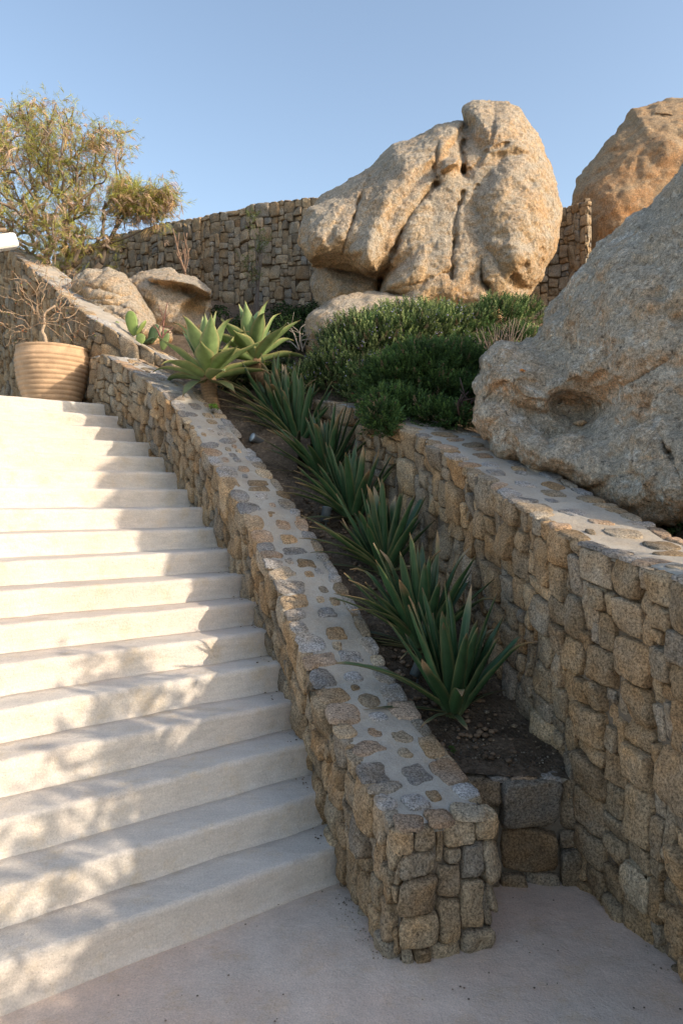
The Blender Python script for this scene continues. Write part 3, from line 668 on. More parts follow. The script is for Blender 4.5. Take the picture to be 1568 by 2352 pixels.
def boulder(name, mat, lobes, d0, drange, label, step=4.0, dstep=.03, cracks=(), dents=(), amp=.03, warp=.0, seed=0, spots=(), fine=.008, kblend=.025, group=None, strata=0.0, cut=None):
    allp = np.concatenate([np.asarray(l['p'], float) for l in lobes]); x0, y0 = allp.min(0) - 14; x1, y1 = allp.max(0) + 14
    xs = np.arange(x0, x1, step); ys = np.arange(y0, y1, step); ds = np.arange(drange[0], drange[1], dstep)
    X, Y = np.meshgrid(xs, ys, indexing='ij'); m = d0 / F
    wx = 10 * warp * noise(np.stack([X * .02, Y * .02, 0 * X + seed], -1), 1); wy = 10 * warp * noise(np.stack([X * .02, Y * .02, 0 * X + seed + 9], -1), 2)
    Xw, Yw = X + wx, Y + wy
    carve = np.zeros_like(X)
    for pts, wd, dp in cracks:
        jag = 2.6 * fbm(np.stack([X * .07, Y * .07, 0 * X + seed], -1), 3, 7); q = np.abs(line_d(pts, Xw + jag, Yw + 2.6 * fbm(np.stack([X * .07, Y * .07, 0 * X + seed + 5], -1), 3, 8))); vr = .65 + .5 * noise(np.stack([X * .03, Y * .03, 0 * X + seed], -1), 9)
        carve += dp * vr * (1.15 * np.exp(-(q / (wd * .75)) ** 2) + .38 * np.exp(-(q / (wd * 2.6)) ** 2))
    for (px, py, rx, ry, dp) in dents: carve += dp * np.exp(-((Xw - px) / rx) ** 2 - ((Yw - py) / ry) ** 2)
    f = None
    for l in lobes:
        s = poly_sd(l['p'], Xw, Yw) * m; T, Rr = l['t'], l['r']
        e = l.get('e', 2.0); q = np.clip(s / Rr, 0, 1); h = np.where(s > 0, T * (1 - (1 - q) ** e) ** (1 / e), s * 2.5)
        c = l.get('c', np.asarray(l['p'], float).mean(0)); z0 = l['d'] + l.get('sx', 0) * (X - c[0]) * m + l.get('sy', 0) * (Y - c[1]) * m
        h = h - carve * (h > 0)
        dd = ds[None, None, :] - z0[..., None]
        g = (h[..., None] - np.where(dd < 0, -dd, dd / l.get('back', 1.0))).astype(np.float32)
        if f is None: f = g
        else:
            k = kblend; hh = np.clip(.5 + .5 * (f - g) / k, 0, 1); f = g * (1 - hh) + f * hh + k * hh * (1 - hh)
    V, Q = surface_nets(f)
    px = x0 + V[:, 0] * step; py = y0 + V[:, 1] * step; d = drange[0] + V[:, 2] * dstep
    W = np.stack([(px - CX) * d / F, d, EYE - (py - CY) * d / F], 1)
    for _ in range(2):                                   # light smoothing
        S = np.zeros_like(W); C = np.zeros(len(W))
        for k in range(4):
            for kk in (1, 3): np.add.at(S, Q[:, k], W[Q[:, (k + kk) % 4]]); np.add.at(C, Q[:, k], 1)
        W = W * .4 + .6 * S / C[:, None]
    N = vnormals(W, Q)
    cen = W.mean(0)
    if ((W - cen) * N).sum(1).mean() < 0: Q = Q[:, ::-1]; N = -N
    disp = amp * fbm(W * 1.7, 3, seed + 1) + amp * .8 * (2 * np.abs(noise(W * 2.6, seed + 3)) - .6) + amp * .35 * (2 * np.abs(noise(W * 6.3, seed + 13)) - .6) + fine * fbm(W * 11, 4, seed + 4, .6)
    pit = np.clip(noise(W * 7.0, seed + 6) - .45, 0, 1); disp -= .10 * amp / .03 * pit * .35
    if strata: disp += strata * np.abs(noise(np.stack([W[:, 0] * .8, W[:, 1] * .8, W[:, 2] * 7 + W[:, 0] * 2.2], -1), seed + 8))
    W = W + N * disp[:, None]
    N2 = vnormals(W, Q); rough = fine * .5 * fbm(W * 34, 2, seed + 12); W = W + N2 * rough[:, None]
    C = np.ones_like(W)
    pj_x = CX + W[:, 0] * F / W[:, 1]; pj_y = CY - (W[:, 2] - EYE) * F / W[:, 1]
    for (p, rad, colr) in spots:
        c = at(*p); dist = np.linalg.norm(W - c, axis=1) + rad * .35 * noise(W * 40, 77); C[dist < rad] = colr
    mb = MB(); mb.add(W, Q, None, C); o = mb.build(name, mat); tag(o, label, 'boulder', group); return o

# the big split boulder
D0 = 8.6
boulder('split_boulder', M['rock'], [
    dict(p=[(716, 612), (704, 580), (700, 540), (704, 500), (740, 450), (800, 407), (855, 376), (905, 340), (1000, 287), (1062, 280), (1068, 252), (1100, 240), (1160, 235), (1198, 247), (1222, 292), (1246, 335), (1266, 400), (1281, 460), (1279, 540), (1268, 592), (1236, 650), (1205, 700), (1120, 740), (960, 760), (890, 740), (880, 640), (800, 622)], d=9.05, t=1.02, r=.62, sy=-.28, e=2.2),
    dict(p=[(678, 562), (680, 526), (704, 484), (760, 448), (810, 420), (846, 402), (826, 450), (804, 520), (784, 594), (750, 604), (712, 600)], d=8.62, t=.58, r=.36, sy=-.3),
    dict(p=[(793, 585), (798, 545), (822, 470), (850, 410), (900, 345), (960, 310), (1015, 284), (1060, 280), (1060, 350), (1048, 395), (1003, 427), (968, 460), (925, 522), (895, 594), (870, 628), (830, 624)], d=8.68, t=.72, r=.38, sy=-.32, sx=.03),
    dict(p=[(868, 672), (885, 620), (928, 525), (968, 460), (1008, 424), (1058, 394), (1064, 450), (1052, 500), (1042, 570), (1024, 640), (990, 684), (930, 694)], d=8.62, t=.72, r=.36, sy=-.32),
    dict(p=[(1067, 290), (1070, 250), (1100, 239), (1160, 235), (1196, 247), (1220, 292), (1246, 340), (1255, 380), (1180, 400), (1110, 400), (1070, 405), (1066, 330)], d=8.95, t=.78, r=.40, sy=-.32),
    dict(p=[(1060, 480), (1064, 420), (1104, 370), (1160, 330), (1210, 330), (1252, 366), (1274, 420), (1284, 470), (1282, 550), (1264, 600), (1222, 662), (1170, 684), (1132, 662), (1110, 620), (1072, 585)], d=8.68, t=.88, r=.55, sy=-.24, e=2.2),
    dict(p=[(1034, 706), (1028, 640), (1042, 590), (1066, 570), (1106, 600), (1140, 655), (1190, 700), (1150, 740), (1060, 740)], d=8.55, t=.62, r=.3, sy=-.2),
    dict(p=[(718, 720), (718, 640), (730, 600), (880, 620), (900, 700), (800, 740)], d=9.0, t=.52, r=.3),
    dict(p=[(1002, 402), (1012, 366), (1050, 353), (1064, 358), (1062, 388), (1022, 408)], d=8.5, t=.60, r=.12),
    ], D0, (7.2, 10.6), 'huge tan granite boulder split by deep cracks, highest in the middle of the hillside', 2.9, .024,
    cracks=[([(1063, 268), (1062, 350), (1066, 400)], 4, .17), ([(1062, 440), (1042, 520), (1034, 600), (1040, 640)], 4, .11), ([(1132, 240), (1136, 310), (1104, 352)], 3.2, .05), ([(1005, 330), (996, 390), (1000, 430)], 3.6, .10), ([(1100, 600), (1108, 650), (1128, 670)], 5, .2), ([(880, 664), (960, 650), (1030, 625)], 3.4, .06), ([(1098, 420), (1088, 470), (1108, 500), (1090, 560)], 3.4, .04), ([(1066, 400), (1110, 352), (1170, 330)], 3.6, .05), ([(846, 402), (824, 460), (800, 540), (786, 596)], 4, .11), ([(1004, 428), (966, 462), (924, 524), (892, 600), (870, 660)], 4.2, .16), ([(1085, 330), (1140, 330), (1150, 312)], 3.2, .03)],
    dents=[(1185, 440, 16, 22, .07), (1245, 520, 20, 30, .06), (1180, 640, 18, 24, .14), (1120, 420, 14, 20, .05), (1210, 560, 26, 20, .06), (1150, 540, 22, 16, .05), (1222, 425, 10, 12, .10), (1255, 470, 9, 20, .08), (1200, 610, 12, 14, .08), (1085, 640, 14, 22, .08)], amp=.021, seed=100, warp=.6, fine=.011)
boulder('low_boulder', M['rock'], [
    dict(p=[(698, 800), (696, 760), (712, 712), (760, 690), (850, 672), (960, 680), (1010, 720), (1000, 800), (900, 840), (720, 820)], d=8.0, t=.5, r=.4)],
    8.0, (7.2, 8.9), 'smooth tan boulder lying beneath the split boulder, half hidden by the rosemary', 4, .03, dents=[(728, 790, 10, 14, .08)], amp=.03, seed=140)
# grey boulder on the right wall
boulder('leaning_boulder', M['rock_grey'], [
    dict(p=[(1572, 392), (1500, 468), (1440, 522), (1372, 574), (1330, 630), (1270, 702), (1222, 770), (1150, 806), (1112, 826), (1092, 872), (1090, 950), (1130, 1005), (1200, 1050), (1300, 1090), (1430, 1130), (1520, 1150), (1640, 1130), (1900, 1080), (2150, 900), (2230, 500), (2180, 150), (2090, 10), (2000, -10), (1900, 60), (1700, 262)], c=(1400, 780), d=5.22, t=1.10, r=.66, sy=-.20, sx=-.54, back=.5, e=2.1),
    dict(p=[(1086, 930), (1085, 872), (1108, 822), (1150, 803), (1200, 800), (1256, 812), (1294, 850), (1290, 910), (1230, 950), (1130, 970), (1096, 955)], d=4.92, t=.44, r=.34, sy=-.25, sx=-.1, e=2.6),
    dict(p=[(1084, 950), (1090, 895), (1150, 905), (1200, 950), (1260, 1000), (1340, 1010), (1430, 985), (1500, 950), (1600, 900), (1700, 960), (1700, 1150), (1560, 1216), (1500, 1210), (1420, 1171), (1330, 1126), (1240, 1093), (1180, 1063), (1130, 1015), (1098, 985)], d=4.42, t=.50, r=.34, sx=-.46, sy=-.3, back=1.8, e=2.4),
    dict(p=[(1400, 1080), (1430, 960), (1500, 870), (1640, 800), (1740, 900), (1760, 1180), (1560, 1216), (1480, 1196), (1420, 1155)], d=4.22, t=.58, r=.4, sx=-.42, sy=-.4, back=1.8),
    dict(p=[(1590, 1000), (1640, 800), (1760, 680), (1960, 660), (2080, 900), (2060, 1180), (1800, 1240), (1640, 1200)], d=3.95, t=.75, r=.6, sy=-.3, back=1.6),
    ], 4.97, (2.7, 6.9), 'huge lichen covered grey boulder leaning over the retaining wall at the right', 5.0, .029,
    cracks=[([(1112, 905), (1180, 935), (1250, 945), (1285, 925)], 6, .07), ([(1290, 812), (1330, 740), (1400, 660), (1480, 590)], 6, .05), ([(1400, 900), (1470, 880), (1560, 800)], 7, .06), ([(1282, 838), (1296, 880), (1340, 884), (1380, 872)], 7, .05), ([(1500, 985), (1540, 1040), (1566, 1120)], 5, .06), ([(1340, 620), (1300, 690), (1240, 770)], 4, .05)],
    dents=[(1330, 935, 66, 44, .42), (1180, 870, 50, 40, -.10), (1400, 1000, 90, 24, -.06), (1150, 900, 24, 18, .04), (1440, 760, 90, 110, -.10), (1395, 1060, 30, 22, .05), (1215, 880, 30, 22, .05)], amp=.042, seed=160, warp=.6, fine=.014, kblend=.20,
    spots=[((1203, 843, 4.52), .034, (1.6, .65, .14))])
boulder('ochre_boulder', M['rock_red'], [
    dict(p=[(1575, 231), (1512, 236), (1450, 250), (1436, 280), (1400, 315), (1360, 362), (1322, 412), (1313, 445), (1312, 500), (1330, 560), (1350, 640), (1400, 720), (1600, 740), (1860, 700), (1930, 480), (1850, 300), (1700, 240)], d=11.6, t=1.3, r=.9, sy=-.2)], 11.5, (10.0, 13.5), 'rounded ochre boulder high at the right edge, behind the leaning grey boulder', 5, .04, cracks=[([(1440, 280), (1480, 262), (1540, 262)], 4, .12), ([(1395, 330), (1440, 300), (1520, 292)], 4, .05)], amp=.035, seed=180, fine=.010)
boulder('layered_boulder', M['rock'], [
    dict(p=[(170, 650), (200, 626), (250, 620), (285, 640), (310, 680), (330, 720), (350, 755), (365, 775), (330, 800), (250, 790), (200, 740)], d=8.9, t=.5, r=.35, sy=-.4),
    dict(p=[(240, 700), (300, 700), (345, 740), (385, 775), (350, 800), (280, 770)], d=8.55, t=.35, r=.18, sy=-.3)],
    8.8, (7.9, 9.8), 'sunlit layered boulder right behind the pale sloping wall top', 3, .024, cracks=[([(185, 655), (240, 668), (290, 690)], 4, .07), ([(230, 700), (290, 712), (335, 740)], 4, .08), ([(215, 690), (260, 690)], 3, .05)], amp=.028, seed=200, strata=.05, fine=.012)
boulder('hollowed_boulder', M['rock'], [
    dict(p=[(292, 645), (330, 622), (390, 620), (450, 637), (484, 662), (490, 700), (485, 760), (420, 790), (350, 780), (320, 730), (300, 690)], d=9.4, t=.6, r=.42, sy=-.25),
    dict(p=[(330, 640), (390, 622), (450, 636), (488, 664), (486, 690), (440, 670), (380, 662)], d=9.2, t=.62, r=.2, sy=-.3)],
    9.3, (8.3, 10.4), 'brown boulder with a dark hollow, between the layered boulder and the back wall', 3, .026, dents=[(448, 715, 24, 20, .30), (345, 700, 10, 16, .06), (460, 690, 14, 10, .1)], cracks=[([(405, 655), (450, 678), (486, 690)], 4, .08)], amp=.030, seed=220, fine=.012)
# pebble resting in the hollow of the leaning boulder is added at the end, with the small things

# ------------------------------------------------------------------ plants: leaves of agaves
def rot_basis(az):
    return np.array([math.cos(az), math.sin(az), 0]), np.array([-math.sin(az), math.cos(az), 0])
def agave_leaf(mb, base, az, th0, th1, L, Wd, col, edge, tipc, r, kind='lance', chan=.35, thick=.006, tipbrown=.04, twist=0.0, curl=0.0):
    nu, nc = 13, 7
    t = np.linspace(0, 1, nu); out, side = rot_basis(az); up = np.array([0, 0, 1.0])
    ang = th0 + (th1 - th0) * t ** 1.4 + curl * np.clip(t - .75, 0, 1) * 4
    ds = L / (nu - 1); dirs = np.sin(ang)[:, None] * out + np.cos(ang)[:, None] * up
    P = base + np.concatenate([np.zeros((1, 3)), np.cumsum((dirs[:-1] + dirs[1:]) / 2 * ds, axis=0)])
    nor = -np.cos(ang)[:, None] * out + np.sin(ang)[:, None] * up       # inner / upper face
    if kind == 'lance': w = Wd * (np.clip(1 - t, 0, 1) ** .62) * (.50 + .95 * t ** .75 - .15 * t)
    else: w = Wd * (.42 + .78 * np.sin(np.pi * np.clip(t * .92 + .02, 0, 1)) ** 1.2) * np.clip((1 - t) * 2.6, 0, 1) ** .8
    w[-1] = .0015; w *= .5
    tw = twist * t; sd = np.cos(tw)[:, None] * side + np.sin(tw)[:, None] * nor; nn = np.cos(tw)[:, None] * nor - np.sin(tw)[:, None] * side
    c = np.linspace(-1, 1, nc); ch = chan * (1 - .75 * t)
    wav = .03 * Wd * np.sin(t * 17 + r.uniform(0, 6))
    top = P[:, None] + sd[:, None] * (w[:, None] * c[None])[..., None] + nn[:, None] * ((np.abs(c) ** 1.6)[None] * (ch * w)[:, None] + wav[:, None] * (c ** 3)[None])[..., None]
    th = thick * (1 - c ** 2)[None] * (1.3 - t)[:, None] + .0006
    bot = top - nn[:, None] * th[..., None]
    ring = np.concatenate([top, bot[:, ::-1]], 1); n = nc * 2
    base_c = np.asarray(col); k = (np.abs(c) ** 12)[None, :, None]
    shade = (1 + .18 * np.sin(c * 9 + r.uniform(0, 6)) * .4)[None, :, None]
    cc = base_c[None, None] * shade * (1 - k) + np.asarray(edge)[None, None] * k
    cc = np.repeat(cc, nu, 0) if cc.shape[0] == 1 else cc
    base_fade = np.clip(1 - t * 5, 0, 1)[:, None, None]; cc = cc * (1 - .5 * base_fade) + np.array([.26, .30, .15]) * .5 * base_fade
    tp = np.clip((t - (1 - tipbrown)) / max(tipbrown, .01) * 1.4, 0, 1)[:, None, None]; cc = cc * (1 - tp) + np.asarray(tipc) * tp
    C = np.concatenate([cc, cc[:, ::-1] * .9], 1)
    V = ring.reshape(-1, 3); mb.add(V, grid_quads(nu, n, True)[:, ::-1], None, C.reshape(-1, 3))
def solve_bed(px, py, fn):
    ys = np.linspace(2.8, 9, 600); xs = (px - CX) * ys / F; z = EYE - (py - CY) * ys / F; g = fn(xs, ys)
    k = np.abs(z - g).argmin(); return np.array([xs[k], ys[k], float(g[k])])
def stalk(name, mb, parent, mat): return mb.build(name, mat, parent)

rA = np.random.default_rng(301)
row = [((1040, 1650), .53, 30, 'dark green agave at the foot of the row, above the bare patch of soil'),
       ((968, 1500), .56, 30, 'dark green agave with curled dry tips, second from the foot of the row'),
       ((882, 1325) , .53, 30, 'dark agave with one leaf lying out across the mortared wall top'),
       ((812, 1205), .54, 30, 'dark agave beside the cylindrical spotlight, middle of the row'),
       ((748, 1112), .56, 30, 'dark agave in the upper half of the row, above the cylindrical spotlight'),
       ((685, 1035), .58, 30, 'dark agave with long leaves reaching over the wall, beside the black spotlight'),
       ((655, 1003), .56, 30, 'dark agave crowded against the topmost one, second from the top of the row'),
       ((628, 975), .56, 30, 'dark agave topmost in the row, just below the pale agaves')]
for i, ((px, py), L, nl, lab) in enumerate(row):
    b = solve_bed(px, py, lambda x, y: bed(x, y))
    t = thing('agave', b, lab, 'agave', 'dark agaves planted in a row along the bed'); mb = MB()
    for k in range(nl):
        f = k / (nl - 1); az = k * 2.39996 + rA.uniform(-.3, .3) + i
        th0 = R_(3 + 41 * f ** 1.1 + rA.normal(0, 5)); th1 = th0 + R_(rA.uniform(-6, 6) + 10 * f * f)
        Lk = L * rA.uniform(.82, 1.2) * (1.0 - .12 * f); g = rA.uniform(.75, 1.25)
        dry = rA.random() < .22
        agave_leaf(mb, b + np.array([0, 0, .015]) + .022 * np.array([math.cos(az), math.sin(az), 0]), az, th0, th1, Lk, rA.uniform(.078, .104), np.array([.032, .084, .034]) * g,
                   np.array([.11, .125, .05]), (.30, .20, .11) if dry else (.16, .10, .05), rA, 'lance', rA.uniform(.45, .75), .011, .22 if dry else .05, rA.normal(0, .15), R_(70) * dry * rA.uniform(-.4, 1))
    for k in range(7):                                   # old leaves lying low
        az = rA.uniform(0, 6.28)
        agave_leaf(mb, b + np.array([0, 0, .02]), az, R_(rA.uniform(66, 80)), R_(rA.uniform(88, 104)), L * rA.uniform(.55, .9), .045, np.array([.06, .085, .04]) * rA.uniform(.7, 1.2), (.2, .16, .08), (.30, .2, .11), rA, 'lance', .3, .006, .25, rA.normal(0, .4))
    for k in range(5 if i else 2):                       # long outer leaves reaching over towards the low wall
        agave_leaf(mb, b + np.array([0, 0, .02]), R_(rA.uniform(165, 225)), R_(rA.uniform(34, 56)), R_(rA.uniform(60, 92)), L * rA.uniform(.95, 1.2), rA.uniform(.06, .08), np.array([.045, .09, .034]) * rA.uniform(.75, 1.25), (.17, .16, .07), (.26, .18, .10), rA, 'lance', .5, .009, rA.choice([.05, .2]), rA.normal(0, .2))
    if i == 2:
        agave_leaf(mb, b + np.array([0, 0, .03]), R_(198), R_(58), R_(97), .50, .055, (.05, .10, .045), (.16, .16, .07), (.2, .14, .07), rA, 'lance', .4, .008, .08)
    if i == 5:
        for q, a in enumerate((190, 205, 172)): agave_leaf(mb, b + np.array([0, 0, .03]), R_(a), R_(45 + 7 * q), R_(84 + 6 * q), .52, .052, (.05, .095, .045), (.22, .17, .09), (.3, .2, .11), rA, 'lance', .4, .008, .2)
    mb.build('rosette', M['agave'], t)

def pale_agave(base, head, L, nl, lab, seed, trunk_r, tilt):
    r = np.random.default_rng(seed); t = thing('pale_agave', base, lab, 'agave', 'big pale agaves on trunks')
    mb = MB(); pts = curve([base - np.array([0, 0, .05]), base * .55 + head * .45 + np.array([tilt * .3, 0, 0]), head + np.array([0, 0, .02])], 26)
    ph = np.arange(26); rad = trunk_r * (1 + .10 * np.where(ph % 2, 1, -1) + r.normal(0, .05, 26)) * np.linspace(1.08, .95, 26)
    cols = np.array([(.22, .145, .085)] * 26) * (1 + .35 * np.where(ph % 2, 1, -1)[:, None] * .5)
    tube(mb, pts, rad, 14, cols); mb.build('trunk', M['wood'], t)
    mb = MB(); ax = np.array([tilt, 0, 1.0]); ax /= np.linalg.norm(ax)
    for k in range(nl):
        f = k / (nl - 1); az = k * 2.39996 + r.uniform(-.25, .25)
        th0 = R_(6 + 76 * f ** .95 + r.normal(0, 4)); th1 = th0 + R_(r.uniform(-6, 12) + 10 * f)
        brown = r.random() < .4; g = r.uniform(.85, 1.15)
        agave_leaf(mb, head + np.array([0, 0, .03 - .05 * f]), az, th0, th1, L * r.uniform(.9, 1.08) * (.95 + .1 * f), r.uniform(.112, .142), np.array([.225, .315, .125]) * g,
                   np.array([.36, .32, .14]), (.17, .08, .035) if brown else (.30, .26, .12), r, 'broad', r.uniform(.45, .7), .018, .09 if brown else .05, r.normal(0, .1), R_(60) * brown * r.random())
    for k in range(4):
        az = r.uniform(0, 6.28); agave_leaf(mb, head + np.array([0, 0, -.04]), az, R_(95), R_(r.uniform(120, 150)), L * .8, .11, (.16, .19, .09), (.22, .17, .08), (.2, .1, .05), r, 'broad', .4, .014, .15)
    V = np.concatenate(mb.V); q = Matrix.Rotation(math.atan(tilt), 3, 'Y'); V = (V - head) @ np.array(q).T + head; mb.V = [V]; mb.C = [np.concatenate(mb.C)]
    mb.build('rosette', M['pale'], t)
pb1 = np.array(at(486, 930, 6.35)); ph1 = np.array(at(478, 866, 6.40))
pale_agave(pb1, ph1, .56, 24, 'pale green agave with short upright trunk close behind the low wall, left of its twin', 411, .068, -.02)
pb2 = np.array(at(622, 880, 6.75)); ph2 = np.array(at(585, 824, 6.70))
pale_agave(pb2, ph2, .52, 22, 'pale green agave on a leaning ringed trunk, right of its twin', 422, .058, -.22)

# ------------------------------------------------------------------ shrubs
def rand_dir(r, n):
    v = r.normal(size=(n, 3)); return v / np.linalg.norm(v, axis=1)[:, None]
def needles(mb, org, dirs, length, r, col, nn=20, nl=.03, nw=.0042, spread=.85, tipcol=None):
    """sprigs: each a stem set with nn narrow needles; one batch of quads"""
    S = len(org); f = np.linspace(.08, 1, nn)[None, :] + r.uniform(-.02, .02, (S, nn))
    ref = rand_dir(r, S); a = np.cross(dirs, ref); a /= np.linalg.norm(a, axis=1)[:, None] + 1e-9; b = np.cross(dirs, a)
    ph = np.arange(nn)[None, :] * 2.4 + r.uniform(0, 6.28, (S, 1))
    rad = np.cos(ph)[..., None] * a[:, None] + np.sin(ph)[..., None] * b[:, None]
    bend = .18 * (f ** 2)[..., None] * length[:, None, None] * np.array([0, 0, .6])[None, None]
    P = org[:, None] + dirs[:, None] * (f * length[:, None])[..., None] + bend
    sp = spread * (1.1 - .65 * f)[..., None]
    D = dirs[:, None] * (1 - .35 * sp) + rad * sp + r.normal(0, .08, (S, nn, 3)); D /= np.linalg.norm(D, axis=-1)[..., None]
    ll = nl * r.uniform(.75, 1.25, (S, nn))[..., None] * (1.1 - .5 * f)[..., None]
    Wv = np.cross(D, rand_dir(r, S * nn).reshape(S, nn, 3)); Wv /= np.linalg.norm(Wv, axis=-1)[..., None] + 1e-9; Wv *= nw
    q = np.stack([P - Wv * .7, P + D * ll * .5 - Wv, P + D * ll, P + D * ll * .5 + Wv], 2)
    c = col[:, None, None, :] * np.ones((1, nn, 4, 1))
    if tipcol is not None: k = (f ** 2)[..., None, None]; c = c * (1 - k) + tipcol[:, None, None, :] * k
    mb.add(q.reshape(-1, 3), np.arange(S * nn * 4).reshape(-1, 4), None, c.reshape(-1, 3))
def blob_points(blobs, n, r, inner=.55):
    B = np.array([[*at(b[0], b[1], b[2]), b[3]] for b in blobs]); w = B[:, 3] ** 2; k = r.choice(len(B), n * 2, p=w / w.sum()); d = rand_dir(r, n * 2)
    d[:, 2] = np.where(d[:, 2] < -.35, -d[:, 2], d[:, 2]); rr = r.uniform(inner, 1.0, n * 2) ** .5
    P = B[k, :3] + d * (B[k, 3] * rr)[:, None] * (1 + .13 * noise(d * 2.2 + k[:, None], 5) + .11 * noise(d * 5.5 + k[:, None] * 3.1, 8))[:, None]
    dist = np.linalg.norm(P[:, None] - B[None, :, :3], axis=-1) / B[None, :, 3]; ok = (dist.min(1) > inner * .9)
    P, d = P[ok][:n], d[ok][:n]; return P, d, B
def rosemary(label, blobs, n, seed, col=(.060, .11, .036), tip=(.36, .43, .17), tipfrac=.5, flowers=0, twigs=0, droop=0.0, length=(.06, .13), cat='shrub', name='rosemary_bush', base=None, nn=20):
    r = np.random.default_rng(seed); P, d, B = blob_points(blobs, n, r)
    b = base if base is not None else np.array([B[0, 0], B[0, 1], float(ground_at(B[0, 0], B[0, 1]))])
    t = thing(name, b, label, cat)
    dirs = d * .95 + np.array([0, 0, .50 - droop]) + r.normal(0, .34, d.shape); dirs /= np.linalg.norm(dirs, axis=1)[:, None]
    ln = r.uniform(*length, len(P)); clump = noise(P * 5, seed)[:, None]
    c = np.array(col) * r.uniform(.65, 1.3, (len(P), 1)) * (1 + .5 * clump); dead = r.random(len(P)) < .05; c[dead] = np.array([.17, .125, .075]); young = (r.random(len(P)) < tipfrac)[:, None]
    tc = np.where(young & ~dead[:, None], np.array(tip) * r.uniform(.5, 1.2, (len(P), 1)) * (1 + .3 * clump), c * 1.3)
    mb = MB(); needles(mb, P - dirs * ln[:, None] * .4, dirs, ln, r, c, nn, tipcol=tc); mb.build('foliage', M['needle'], t)
    mb = MB(); root = b + np.array([0, 0, -.02])
    for k in r.choice(len(P), 26 + twigs, replace=False):
        e = P[k] * .9 + B[:, :3].mean(0) * .1; m_ = (root + e) / 2 + r.normal(0, .05, 3) + np.array([0, 0, .05]); tube(mb, curve([root + r.normal(0, .03, 3) * [1, 1, .2], m_, e], 7), np.linspace(.009, .0025, 7), 5, (.13, .095, .07))
    mb.build('stems', M['wood'], t)
    if flowers:
        pk = r.choice(np.nonzero(d[:, 2] > .0)[0], flowers); F_ = P[pk] + dirs[pk] * ln[pk][:, None] * r.uniform(.3, .8, (flowers, 1))
        mb = MB()
        for p in range(3): q = rand_dir(r, flowers); a = np.cross(q, rand_dir(r, flowers)); c0 = F_ + q * .012; mb.add(np.stack([c0 - q * .006, c0 + a * .006, c0 + q * .006, c0 - a * .006], 1).reshape(-1, 3), np.arange(flowers * 4).reshape(-1, 4), None, (.40, .36, .62))
        mb.build('flowers', M['feather'], t)
    return t
rosemary('broad rosemary bush with pale tips and lilac flowers, below the split boulder', [(930, 805, 7.01, 0.475), (830, 832, 6.89, 0.452), (1010, 800, 7.12, 0.407), (765, 880, 6.75, 0.31), (690, 890, 6.75, 0.20), (860, 905, 6.55, 0.339)], 6200, 501, flowers=900, tipfrac=.75)
rosemary('dark rosemary bush spilling over the far end of the retaining wall', [(965, 885, 5.82, 0.350), (905, 900, 5.71, 0.282), (1040, 880, 5.93, 0.316), (1000, 925, 5.65, 0.226), (890, 940, 5.35, 0.15), (880, 965, 5.12, 0.11), (885, 990, 5.02, .06), (1050, 925, 5.65, 0.192), (940, 955, 5.35, .15), (1000, 968, 5.25, .13), (1045, 975, 5.2, .11), (870, 955, 5.3, .13), (872, 985, 5.08, .09)], 5600, 511, col=(.042, .088, .026), tip=(.12, .21, .055), tipfrac=.5, droop=.3)
rosemary('rosemary bush full of bare brown twigs, between the flowering bush and the grey boulder', [(1140, 752, 7.23, 0.305), (1200, 730, 7.34, 0.181), (1085, 775, 7.12, 0.249), (1105, 835, 6.89, 0.226), (1150, 810, 7.01, 0.203), (1195, 800, 6.9, .20), (1160, 850, 6.7, .20), (1085, 895, 6.3, .17), (1110, 870, 6.4, .16)], 2600, 521, tipfrac=.3, twigs=60)
rosemary('low dark shrub around the trunks of the two pale agaves', [(560, 892, 7.05, .16), (610, 880, 7.1, .16), (528, 905, 6.9, .12), (655, 872, 7.1, .17), (590, 905, 6.95, .14), (640, 905, 6.95, .14)], 1500, 531, col=(.035, .06, .025), tip=(.08, .11, .04), name='low_shrub', length=(.05, .10))
rosemary('small green tuft sprouting behind the retaining wall top at the right edge', [(1572, 1215, 3.75, .07), (1600, 1205, 3.8, .09)], 160, 541, tip=(.12, .24, .06), name='grass_tuft', cat='plant', length=(.05, .1))
# broad leaved creeper and small weeds: flat leaves
def leafy(name, label, cat, blobs, n, size, seed, col, base=None, up=.4, group=None, mat='feather', var=.35):
    r = np.random.default_rng(seed); P, d, B = blob_points(blobs, n, r, .3); b = base if base is not None else np.array([B[0, 0], B[0, 1], B[0, 2] - B[0, 3]])
    n = len(P); D = d + np.array([0, 0, up]) + r.normal(0, .5, d.shape); D /= np.linalg.norm(D, axis=1)[:, None]
    A = np.cross(D, rand_dir(r, n)); A /= np.linalg.norm(A, axis=1)[:, None]; Bn = np.cross(D, A); s = size * r.uniform(.6, 1.3, (n, 1))
    V = np.stack([P - A * s, P + Bn * s * .45 + D * s * .15, P + A * s, P - Bn * s * .45 + D * s * .15], 1)
    mb = MB(); c = np.array(col) * r.uniform(1 - var, 1 + var, (n, 1)); mb.add(V.reshape(-1, 3), np.arange(n * 4).reshape(-1, 4), None, np.repeat(c, 4, 0))
    t = thing(name, b, label, cat, group); mb.build('leaves', M[mat], t)
    mb = MB()
    for k in r.choice(n, min(n, 14), replace=False): tube(mb, curve([b, (b + P[k]) / 2 + r.normal(0, size, 3), P[k]], 5), np.linspace(size * .12, size * .05, 5), 4, (.12, .1, .06))
    mb.build('stems', M['wood'], t); return t
leafy('creeping_plant', 'dark green creeper covering the ground under the back wall, beside the low boulder', 'creeper', [(690, 745, 8.7, .24), (650, 775, 8.3, .26), (725, 725, 8.9, .18), (605, 795, 7.9, .2), (560, 760, 8.6, .2), (700, 790, 8.0, .2), (505, 725, 9.1, .13), (650, 735, 9.0, .2)], 5200, .022, 601, (.035, .065, .022))
